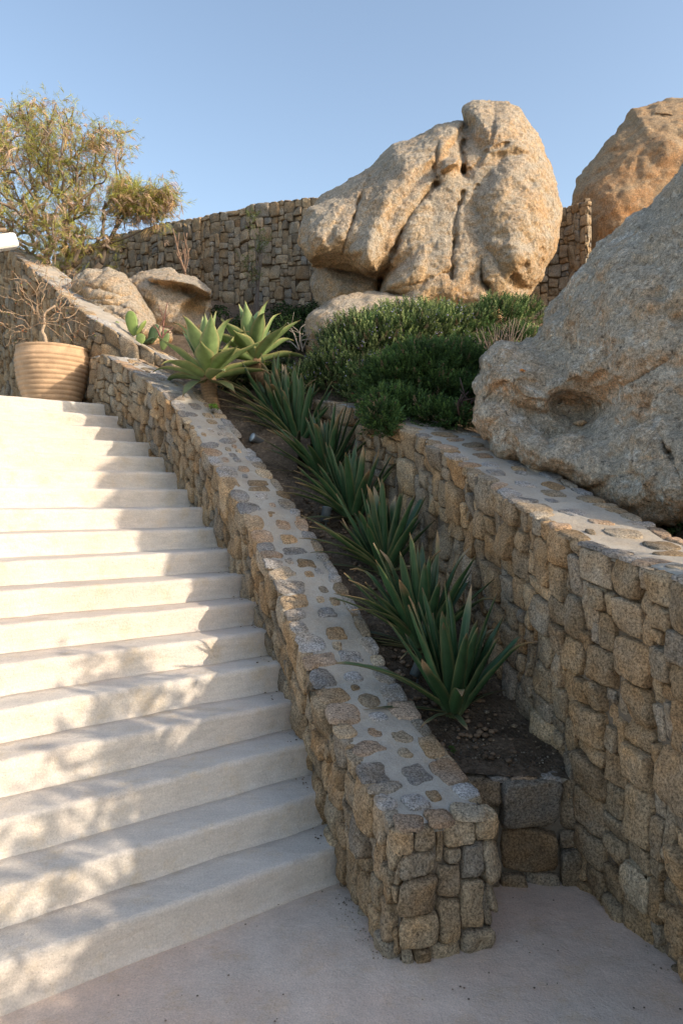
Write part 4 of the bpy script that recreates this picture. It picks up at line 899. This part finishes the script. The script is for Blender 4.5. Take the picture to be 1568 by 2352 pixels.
leafy('yellow_shrub', 'small bright yellow-green shrub lit between the pale agaves and rosemary', 'shrub', [(612, 852, 7.05, .10), (640, 858, 6.9, .08), (585, 845, 7.1, .08)], 700, .013, 611, (.26, .34, .05))
leafy('weed', 'little bright weed on the wall edge beside the agave trunk', 'weed', [(490, 937, 6.1, .045)], 60, .014, 621, (.16, .30, .05))
leafy('weed', 'tiny clover-like weed in the bare soil at the foot of the bed', 'weed', [(1036, 1722, 3.22, .022)], 14, .012, 622, (.10, .19, .05), up=1.5)
leafy('weed', 'small weed beside the steps halfway up the low wall', 'weed', [(572, 1396, 4.62, .02)], 14, .012, 623, (.05, .09, .03), up=1)

# ------------------------------------------------------------------ woody plants grown from target points
def woody(mb, root, targets, r, rad0, rad1, wiggle, col, forks=.45, n=9, sides=5):
    """each target is joined to the nearest branch already grown"""
    nodes = [np.asarray(root, float)]; depth = [0.0]
    order = np.argsort(np.linalg.norm(targets - root, axis=1)); tips = []
    for k in order:
        e = targets[k]; N = np.array(nodes); dist = np.linalg.norm(N - e, axis=1) + forks * np.array(depth); s = N[dist.argmin()]; dp = depth[dist.argmin()]
        L = np.linalg.norm(e - s); 
        if L < .02: continue
        m1 = s * .65 + e * .35 + r.normal(0, wiggle * L, 3) + np.array([0, 0, .06 * L]); m2 = s * .3 + e * .7 + r.normal(0, wiggle * L, 3)
        pts = curve([s, m1, m2, e], n); ra = max(rad1, rad0 * (1 - .62 * min(dp / (forks_len[0]), 1))); tube(mb, pts, np.linspace(ra, max(rad1, ra * .45), n), sides, np.asarray(col) * r.uniform(.8, 1.2))
        acc = dp
        for q in range(2, n, 2): acc = dp + L * q / (n - 1); nodes.append(pts[q]); depth.append(acc)
        tips.append((e, pts[-1] - pts[-3]))
    return tips
forks_len = [2.2]
def strands(mb, org, dirs, length, r, col, w, droop, seg=3):
    S = len(org); t = np.linspace(0, 1, seg + 1)[None, :, None]
    P = org[:, None] + dirs[:, None] * length[:, None, None] * t + np.array([0, 0, -1.0]) * droop[:, None, None] * length[:, None, None] * t ** 2
    T = P[:, -1] - P[:, 0]; A = np.cross(T, rand_dir(r, S)); A /= np.linalg.norm(A, axis=1)[:, None] + 1e-9
    ww = (w[:, None, None] if np.ndim(w) else w) * (np.array([.6, 1, .9, .25])[:seg + 1])[None, :, None]
    V = np.stack([P - A[:, None] * ww, P + A[:, None] * ww], 2)          # S, seg+1, 2, 3
    base = (np.arange(S) * (seg + 1) * 2)[:, None, None]; k = (np.arange(seg) * 2)[None, :, None]
    Q = (base + k + np.array([0, 1, 3, 2])[None, None]).reshape(-1, 4)
    mb.add(V.reshape(-1, 3), Q, None, np.repeat(col, (seg + 1) * 2, 0))
r = np.random.default_rng(701)
tree_base = np.array([-4.15, 10.6, 4.3])
tree = thing('tamarisk_tree', tree_base, 'feathery green tamarisk tree with pinkish brown plumes behind the sloping wall', 'tree')
blobs = [(60, 440, 10.6, 1.0), (150, 400, 10.5, .75), (20, 320, 10.8, .65), (110, 540, 10.4, .65), (200, 500, 10.3, .55), (-40, 520, 10.7, .8), (240, 350, 10.5, .36), (290, 330, 10.5, .22), (170, 300, 10.6, .42), (100, 275, 10.6, .32), (210, 570, 10.2, .4), (40, 270, 10.8, .3), (130, 600, 10.3, .4), (265, 420, 10.4, .28)]
spur = [(330, 478, 10.2, .30), (375, 470, 10.2, .20), (290, 460, 10.3, .26), (400, 465, 10.2, .10), (360, 510, 10.2, .10)]
Pt, dt, B = blob_points(blobs, 430, r, .15)
Ps, ds_, B2 = blob_points(spur, 110, r, .1)
mb = MB(); lead = [tree_base, tree_base + [.35, 0, .5]]
tw = woody(mb, tree_base, Pt, r, .042, .0032, .055, (.24, .185, .14))
spur_root = np.array(at(233, 606, 10.3)); s1 = np.array(at(270, 520, 10.3)); s2 = np.array(at(322, 455, 10.2))
tube(mb, curve([spur_root, at(246, 565, 10.3), s1, at(300, 480, 10.25), s2, at(352, 428, 10.2)], 22), np.linspace(.035, .008, 22), 7, (.12, .095, .075))
tube(mb, curve([at(250, 560, 10.3), at(285, 548, 10.25), at(330, 528, 10.2), at(352, 520, 10.2)], 12), np.linspace(.018, .005, 12), 6, (.12, .095, .075))
tube(mb, curve([tree_base, (tree_base + spur_root) / 2, spur_root], 6), .04, 6, (.12, .095, .075))
tw2 = woody(mb, s1, Ps, r, .013, .003, .06, (.17, .125, .095))
mb.build('trunk', M['wood'], tree)
mb = MB(); cen = np.array(at(90, 450, 10.5))
allt = [(e, v, 0) for e, v in tw] + [(e, v, 1) for e, v in tw2]
pink_f = noise(np.array([e for e, _, _ in allt]) * 2.2, 71)
for (e, v, sp), pf in zip(allt, pink_f):
    v = v / (np.linalg.norm(v) + 1e-9); outer = np.linalg.norm((e - cen) * [1, 1, 1.2]) / 1.3
    for kind, ng, ns in ((0, 6, 13), (1, int(r.poisson(np.clip(2.4 + 4.0 * outer + 5 * pf, .4, 9))), 8)):
        if ng == 0: continue
        go = e + r.normal(0, .075, (ng, 3)) - v * r.uniform(0, .3, (ng, 1)); gd = v[None] * .7 + r.normal(0, .5, (ng, 3)) + np.array([0, 0, .3 if kind == 0 else .1]); gd /= np.linalg.norm(gd, axis=1)[:, None]
        if kind == 0:                                       # green spray: side threads along a thin shoot
            f = r.uniform(0, .16, (ng, ns)); org = (go[:, None] + gd[:, None] * f[..., None]).reshape(-1, 3); d = (gd[:, None] + r.normal(0, .38, (ng, ns, 3))).reshape(-1, 3)
            col = np.repeat(np.array([.42, .42, .11]) * r.uniform(.6, 1.3, (ng, 1)) * (1 + .25 * pf), ns, 0); ln = r.uniform(.05, .12, ng * ns); w_ = .0021; dr = .25
        else:                                               # plume: a few close soft threads, hanging over
            org = np.repeat(go, ns, 0) + r.normal(0, .012, (ng * ns, 3)); d = np.repeat(gd, ns, 0) + r.normal(0, .22, (ng * ns, 3))
            pc_ = np.where(r.random((ng, 1)) < .6, np.array([.60, .43, .32]), np.array([.52, .36, .18])) * r.uniform(.75, 1.2, (ng, 1)); col = np.repeat(pc_, ns, 0) * r.uniform(.85, 1.15, (ng * ns, 1)); ln = r.uniform(.05, .11, ng * ns); w_ = .0034; dr = .8
        d /= np.linalg.norm(d, axis=1)[:, None]
        strands(mb, org, d, ln, r, col, np.full(len(org), w_), np.full(len(org), dr))
mb.build('crown', M['feather'], tree)

# off to the right, out of the picture: the loose shrub on the wall whose shadow dapples the lower steps
r = np.random.default_rng(733); SH = thing('olive_shrub', (1.95, 1.7, 1.0), 'loose olive shrub growing behind the retaining wall', 'shrub')
bb = [((1.95, 2.35, 1.95), .30), ((1.9, 2.0, 1.75), .34), ((1.95, 1.6, 1.55), .36), ((2.0, 1.15, 1.5), .34), ((2.0, 2.45, 2.25), .2)]
mb = MB(); mt = MB(); C_ = [];
for c, rad in bb:
    n = int(48 * (rad / .3) ** 2); P = np.array(c) + rand_dir(r, n) * rad * r.uniform(.2, 1, (n, 1)) ** .5
    for e in P[:26]: tube(mb, curve([np.array([1.95, 1.8, 1.0]), (np.array([1.95, 1.8, 1.2]) + e) / 2 + r.normal(0, .05, 3), e], 7), np.linspace(.012, .003, 7), 5, (.2, .16, .12))
    for q in range(3):
        D = rand_dir(r, n); A = np.cross(D, rand_dir(r, n)); A /= np.linalg.norm(A, axis=1)[:, None]; o = P + r.normal(0, .04, (n, 3)); s = r.uniform(.04, .075, (n, 1))
        mt.add(np.stack([o - D * s, o + A * s * .4, o + D * s, o - A * s * .4], 1).reshape(-1, 3), np.arange(n * 4).reshape(-1, 4), None, (.09, .12, .06))
mb.build('stems', M['wood'], SH); mt.build('leaves', M['feather'], SH)

# ------------------------------------------------------------------ the pot and its bare shrub
pot_c = np.array([(121 - CX) * 7.7 / F, 7.7, 2.516]); pot = thing('terracotta_pot', pot_c, 'large ribbed terracotta pot standing at the top of the stairs', 'pot')
zs = np.linspace(0, .655, 96); u = zs / .655
prof = np.interp(u, [0, .1, .35, .6, .78, .9, 1.0], [.235, .262, .318, .350, .362, .358, .345])
rib = .013 * (np.abs(np.sin(np.pi * u * 13.5)) ** .6) * np.where(u < .9, 1, .3); prof = prof + rib - .004
prof[u > .965] += .010
nn = 96; th = np.linspace(0, 2 * np.pi, nn, endpoint=False)
PR = list(zip(prof, zs)) + [(prof[-1] - .035, zs[-1] - .002), (prof[-1] - .045, zs[-1] - .03), (.30, .5)]
PR = [(.0, .0)] + PR
V = np.array([[(a * math.cos(q), a * math.sin(q), z) for q in th] for a, z in PR]); V[..., :2] *= (1 + .008 * noise(V * 4, 9))[..., None]; V[..., 2] += .004 * noise(V * 5, 12) * (V[..., 2] > .02)
mb = MB(); mb.add(V + pot_c, grid_quads(len(PR), nn, True)[:, ::-1]); mb.build('body', M['terracotta'], pot)
mb = MB(); so = np.array([[(a * math.cos(q), a * math.sin(q), .60 + .012 * math.sin(5 * q + a * 20)) for q in th] for a in (.315, .2, .1, .01)]); mb.add(so + pot_c, grid_quads(4, nn, True)[:, ::-1]); mb.build('potting_soil', M['soil'], pot)
r = np.random.default_rng(741); sb = pot_c + np.array([-.05, 0, .60]); bare = thing('bare_shrub', sb, 'nearly leafless twiggy shrub growing in the terracotta pot', 'shrub')
mb = MB(); k1 = np.array(at(93, 755, 7.7)); k2 = np.array(at(105, 735, 7.7)); tube(mb, curve([sb, at(104, 775, 7.7), at(98, 762, 7.7), at(103, 745, 7.7)], 14), np.linspace(.022, .014, 14), 8, (.44, .33, .23))
tube(mb, curve([at(103, 745, 7.7), at(104, 720, 7.68), at(128, 702, 7.7)], 10), np.linspace(.016, .010, 10), 7, (.42, .31, .22))
hub = np.array(at(103, 742, 7.7)); tg = []
while len(tg) < 150:
    px, py = r.uniform(-25, 250), r.uniform(590, 800); q = math.hypot((px - 105) / 130, (py - 715) / 118)
    if q > 1 or (py > 745 and abs(px - 105) < 40): continue
    tg.append(at(px, py, 7.7 + r.normal(0, .22)))
forks_len[0] = 1.0
tips = woody(mb, hub, np.array(tg), r, .0048, .0013, .07, (.42, .29, .19), forks=.5, n=10)
mb.build('branches', M['wood'], bare); forks_len[0] = 2.2
mb = MB(); n = 0; O, D = [], []
for e, v in tips:
    for q in range(r.integers(0, 5)): O.append(e - v * r.uniform(0, 3.5) + r.normal(0, .01, 3)); D.append(v / np.linalg.norm(v) + r.normal(0, .7, 3))
O, D = np.array(O), np.array(D); D /= np.linalg.norm(D, axis=1)[:, None]; A = np.cross(D, rand_dir(r, len(O))); A /= np.linalg.norm(A, axis=1)[:, None]; s = r.uniform(.012, .026, (len(O), 1))
cl = np.where(r.random((len(O), 1)) < .55, np.array([.34, .10, .035]), np.array([.20, .22, .07])) * r.uniform(.7, 1.2, (len(O), 1))
mb.add(np.stack([O, O + D * s * .5 + A * s * .25, O + D * s, O + D * s * .5 - A * s * .25], 1).reshape(-1, 3), np.arange(len(O) * 4).reshape(-1, 4), None, np.repeat(cl, 4, 0)); mb.build('leaves', M['feather'], bare)

# ------------------------------------------------------------------ saplings and dry stems in front of the back wall
r = np.random.default_rng(751)
sap = np.array(at(588, 742, 10.2)); sapling = thing('young_sapling', sap, 'slender young sapling with sparse green tufts against the back wall', 'sapling'); mb = MB()
for off in (0, 5, -7): tube(mb, curve([at(588 + off, 742, 10.2), at(592 + off * .5, 660, 10.25), at(596 + off, 590, 10.3), at(590 + off * 2, 505, 10.3)], 12), np.linspace(.022 if off == 0 else .010, .005, 12), 6, (.17, .14, .12))
tl = [(585, 500), (582, 520), (600, 545), (592, 575), (568, 605), (575, 618), (606, 560), (590, 640)]
for p in tl: tube(mb, [at(592, p[1] + 25, 10.28), at(*p, 10.15)], [.006, .003], 4, (.17, .14, .1))
mb.build('trunk', M['wood'], sapling); mb = MB(); Pn = np.array([at(*p, 10.15) for p in tl for _ in range(9)]) + r.normal(0, .04, (72, 3)); dn = rand_dir(r, 72) + [0, 0, .6]; dn /= np.linalg.norm(dn, axis=1)[:, None]
needles(mb, Pn, dn, r.uniform(.08, .15, 72), r, np.array([.11, .14, .04]) * r.uniform(.7, 1.3, (72, 1)), 14, .05, .004); mb.build('foliage', M['needle'], sapling)
def stems(name, label, cat, base, ends, d, rad, col, seed):
    r = np.random.default_rng(seed); b = np.array(at(*base, d)); t = thing(name, b, label, cat); mb = MB()
    for e in ends:
        q = np.array(at(e[0], e[1], d + r.normal(0, .08))); tube(mb, curve([b + r.normal(0, .02, 3), b * .5 + q * .5 + r.normal(0, .03, 3), q], 8), np.linspace(rad, rad * .35, 8), 5, np.array(col) * r.uniform(.8, 1.2))
        for w_ in range(2):
            f = r.uniform(.4, .85); s_ = b * (1 - f) + q * f; tube(mb, [s_, s_ + (q - s_) * .6 + r.normal(0, .06, 3)], [rad * .4, rad * .25], 4, col)
    mb.build('twigs', M['wood'], t); return t
stems('dry_bush', 'cluster of bare upright stems on top of the hollowed boulder, against the back wall', 'bare shrub', (425, 632), [(398, 525), (412, 535), (424, 545), (430, 535), (418, 560), (437, 570), (405, 580)], 9.9, .014, (.26, .17, .12), 761)
stems('dry_twigs', 'pale dead twigs in the dark creeper behind the right pale agave', 'twigs', (690, 800), [(660, 740), (672, 750), (700, 745), (715, 765), (735, 780), (650, 775), (725, 752)], 7.7, .008, (.30, .26, .22), 762)
rt = np.random.default_rng(765)
stems('dry_twigs', 'fan of bare brown twigs sticking out of the bush beside the grey boulder', 'twigs', (1150, 880), [(1150 + 95 * math.sin(a) * q, 880 - 165 * math.cos(a) * q) for a, q in zip(np.linspace(-1.0, .95, 30), rt.uniform(.6, 1.05, 30))], 6.62, .0075, (.24, .185, .145), 766)
stems('red_stem', 'thin reddish leafless stem beside the prickly pear', 'stem', (368, 775), [(385, 695), (378, 730), (352, 745), (392, 760)], 7.5, .010, (.22, .11, .09), 763)
stems('dead_stump', 'small dark dead stump of twigs between rosemary and grey boulder', 'stump', (1068, 950), [(1060, 905), (1075, 900), (1050, 925), (1085, 915)], 5.2, .016, (.09, .06, .05), 764)

# prickly pear
pc = np.array(at(330, 795, 7.75)); pear = thing('prickly_pear', pc, 'green prickly pear cactus at the end of the sloping wall', 'cactus')
def pad(c, L, Wd, az, lean, col):
    mb = MB(); th = np.linspace(0, 2 * np.pi, 26, endpoint=False); ns = 9; ph = np.linspace(-.5, .5, ns) * np.pi
    up_ = np.array([math.sin(lean) * math.cos(az), math.sin(lean) * math.sin(az), math.cos(lean)]); sd_ = np.array([-math.sin(az), math.cos(az), 0]) if lean > .5 else np.array([1.0, 0, 0]) * math.cos(lean) - np.array([0, 0, math.sin(lean) * math.cos(az)]); nn_ = np.cross(up_, sd_); nn_ /= np.linalg.norm(nn_); sd_ = np.cross(nn_, up_)
    V = []
    for p in ph:
        k = math.cos(p); z = math.sin(p)
        V.append([c + up_ * (L / 2 + L / 2 * math.sin(q) * k) + sd_ * (Wd / 2 * math.cos(q) * k * (1 + .22 * math.sin(q))) + nn_ * .018 * z for q in th])
    V = np.array(V); mb.add(V, grid_quads(ns, 26, True), None, col); mb.build('pad', M['pale'], pear)
pad(np.array(at(309, 772, 7.75)), .27, .125, 0, -.18, (.20, .28, .08)); pad(np.array(at(312, 770, 7.74)), .19, .10, 0, .62, (.24, .31, .10)); pad(np.array(at(322, 792, 7.7)), .12, .10, 0, .1, (.21, .28, .09))
pad(np.array(at(345, 790, 7.85)), .22, .11, 0, .35, (.08, .13, .06)); pad(np.array(at(374, 805, 7.7)), .22, .10, 0, .15, (.16, .22, .08)); pad(np.array(at(318, 795, 7.8)), .2, .11, 0, 1.1, (.06, .10, .05)); pad(np.array(at(280, 765, 7.9)), .14, .07, 0, -.5, (.24, .31, .1))

# ------------------------------------------------------------------ pergola end at the left edge
pg = thing('pergola', at(-60, 600, 8.8), 'white pergola beam end with weathered wooden slats poking in at the left edge', 'pergola')
def beam(name, a, b, hw, hh, mat, ch=.02):
    a, b = np.array(a), np.array(b); T = (b - a) / np.linalg.norm(b - a); S = np.cross(T, [0, 0, 1.0] if abs(T[2]) < .95 else [0, 1.0, 0]); S /= np.linalg.norm(S); U = np.cross(S, T)
    pr = [(-hw + ch, -hh), (hw - ch, -hh), (hw, -hh + ch), (hw, hh - ch), (hw - ch, hh), (-hw + ch, hh), (-hw, hh - ch), (-hw, -hh + ch)]
    rows = []
    L = np.linalg.norm(b - a)
    for t, s in ((0, 1), (L - .05, 1), (L - .015, .93), (L, .80)): rows.append([a + T * t + S * x * s + U * y * s for x, y in pr])
    V = np.array(rows); mb = MB(); mb.add(V, grid_quads(4, 8, True)); k = 24; mb.T.append(np.array([[k, k + i + 1, k + i + 2] for i in range(6)])); mb.mt.append(np.zeros(6)); return mb.build(name, mat, pg, smooth=False)
beam('beam', at(-240, 590, 8.2), at(38, 553, 8.9), .085, .085, M['white'])
for i in range(5): beam('slat', np.array(at(-200, 545 - 3 * i, 8.4 + .12 * i)), np.array(at(16 - 2 * i, 528, 8.75 + .16 * i)), .035, .016, M['timber'], .004)
beam('post', at(-90, 700, 9.0) * np.array([1, 1, 0]) + np.array([0, 0, 2.5]), at(-90, 590, 9.0), .14, .14, M['white'])

# ------------------------------------------------------------------ garden spotlights in the bed, pebbles, gravel
def spot(base, aim, scl, label, dark):
    t = thing('garden_spotlight', base, label, 'spotlight', 'garden spotlights in the agave bed'); b = np.array(base); aim = np.array(aim, float); aim /= np.linalg.norm(aim)
    m = M['metal']; mb = MB(); tube(mb, [b - [0, 0, .03], b + [0, 0, .05 * scl]], .006, 8); mb.build('stake', m, t)
    c = b + np.array([0, 0, .065 * scl]); mb = MB(); rr = .032 * scl; tube(mb, [c - aim * .05 * scl, c - aim * .045 * scl, c + aim * .04 * scl, c + aim * .045 * scl, c + aim * .052 * scl], [rr * .7, rr * .95, rr, rr * 1.12, rr * 1.12], 20); mb.build('lamp_head', m if dark else M['spot_grey'], t)
    mb = MB(); tube(mb, [c + aim * .0525 * scl, c + aim * .054 * scl], rr * .95, 20); mb.build('lens', M['glass'], t)
M['spot_grey'] = mat_simple('grey_green_metal', (.07, .085, .09), .45, .4, 0, .08)
spot(solve_bed(748, 1205, lambda x, y: bed(x, y)) + np.array([.0, 0, 0]), (.2, .15, 1), 1.0, 'grey cylindrical spotlight pointing up beside the low wall, middle of the agave row', False)
spot(solve_bed(592, 1032, lambda x, y: bed(x, y)), (-.6, -.5, .3), 1.1, 'black spotlight tilted at the wall edge near the upper agaves', True)
spot(solve_bed(958, 1560, lambda x, y: bed(x, y)), (.4, .2, .8), .85, 'grey spotlight half hidden behind the agave at the foot of the row', False)
r = np.random.default_rng(771)
def pebble(c, s, r, sq=.7):
    n, m_ = 10, 7; V = []
    for ph in np.linspace(-np.pi / 2, np.pi / 2, m_): V.append([(math.cos(ph) * math.cos(q), math.cos(ph) * math.sin(q), math.sin(ph) * sq) for q in np.linspace(0, 2 * np.pi, n, endpoint=False)])
    V = np.array(V); V = V * (1 + .25 * noise(V * 1.7 + r.uniform(0, 90), 3))[..., None]; return V.reshape(-1, 3) * s + c, grid_quads(m_, n, True)
mb = MB(); pbl = np.array(at(1330, 972, 4.46)); V, Q = pebble(np.zeros(3), .034, r, .55); mb.add(V * np.array([1.3, 1, 1]) + pbl, Q, None, (.44, .33, .23)); PEB = mb.build('loose_pebble', M['stone']); tag(PEB, 'small tan stone lying in the hollow of the leaning grey boulder', 'stone')
mb = MB()
for k in range(700):
    x, y = r.uniform(.2, 1.0), 3.09 + abs(r.normal(0, .25)) + r.uniform(0, .06)
    if not between(np.array([x - .06]), np.array([y]))[0] or y > 5: continue
    s = r.uniform(.0025, .006) if r.random() < .96 else r.uniform(.008, .014); V, Q = pebble(np.array([x, y, float(bed(x, y)) + .004]), s, r); g = r.choice([.07, .11, .16, .26]); mb.add(V, Q, None, np.array([1.0, .88, .74]) * g)
o = mb.build('gravel', M['stone']); tag(o, kind='stuff')
mb = MB()
for k in range(420):                                     # crumbs of soil and dry leaves along the bed
    y = r.uniform(3.15, 5.3); xl = np.interp(y, low_mid[:, 1], low_mid[:, 0]); x = xl + r.uniform(.08, .55); s = r.uniform(.006, .018); V, Q = pebble(np.array([x, y, float(bed(x, y)) + .006]), s, r, .6); mb.add(V, Q, None, np.array([.11, .075, .05]) * r.uniform(.6, 2.2))
o = mb.build('debris', M['wood']); tag(o, kind='stuff')

mb = MB(); r = np.random.default_rng(781)                # bits of leaf and grit in the corners of the steps and along the wall foot
for n in range(1, 18):
    for k in range(7):
        a, b_ = stairR(n + r.uniform(.15, .98)), None; x = a + np.array([-.79, -.61]) * abs(r.normal(0, .05)) + np.array([-.035, 0]); q = r.uniform(.002, .006)
        V, Q = pebble(np.array([x[0], x[1], n * RISE + .005]), q, r, .35); mb.add(V, Q, None, np.array([.12, .085, .055]) * r.uniform(.5, 1.8))
for k in range(170):
    w_, o_ = (rw, (-.02 - abs(r.normal(0, .03)))) if r.random() < .5 else (left, (-.02 - abs(r.normal(0, .03))))
    q = r.uniform(0, 14) if w_ is left else r.uniform(70, 150); q0 = min(int(q), len(w_) - 2); p = w_[q0] * (1 - q % 1) + w_[q0 + 1] * (q % 1) + np.array([o_ + r.normal(0, .012), r.normal(0, .01)])
    if p[1] > 3.05: continue
    V, Q = pebble(np.array([p[0], p[1], .004]), r.uniform(.001, .0045), r, .4); mb.add(V, Q, None, np.array([.26, .205, .15]) * r.uniform(.5, 1.6))
for k in range(60):
    V, Q = pebble(np.array([r.uniform(-.9, 1.0), r.uniform(1.9, 3.0), .004]), r.uniform(.0015, .004), r, .4); mb.add(V, Q, None, np.array([.16, .12, .09]) * r.uniform(.5, 1.6))
o = mb.build('litter', M['wood']); tag(o, kind='stuff')
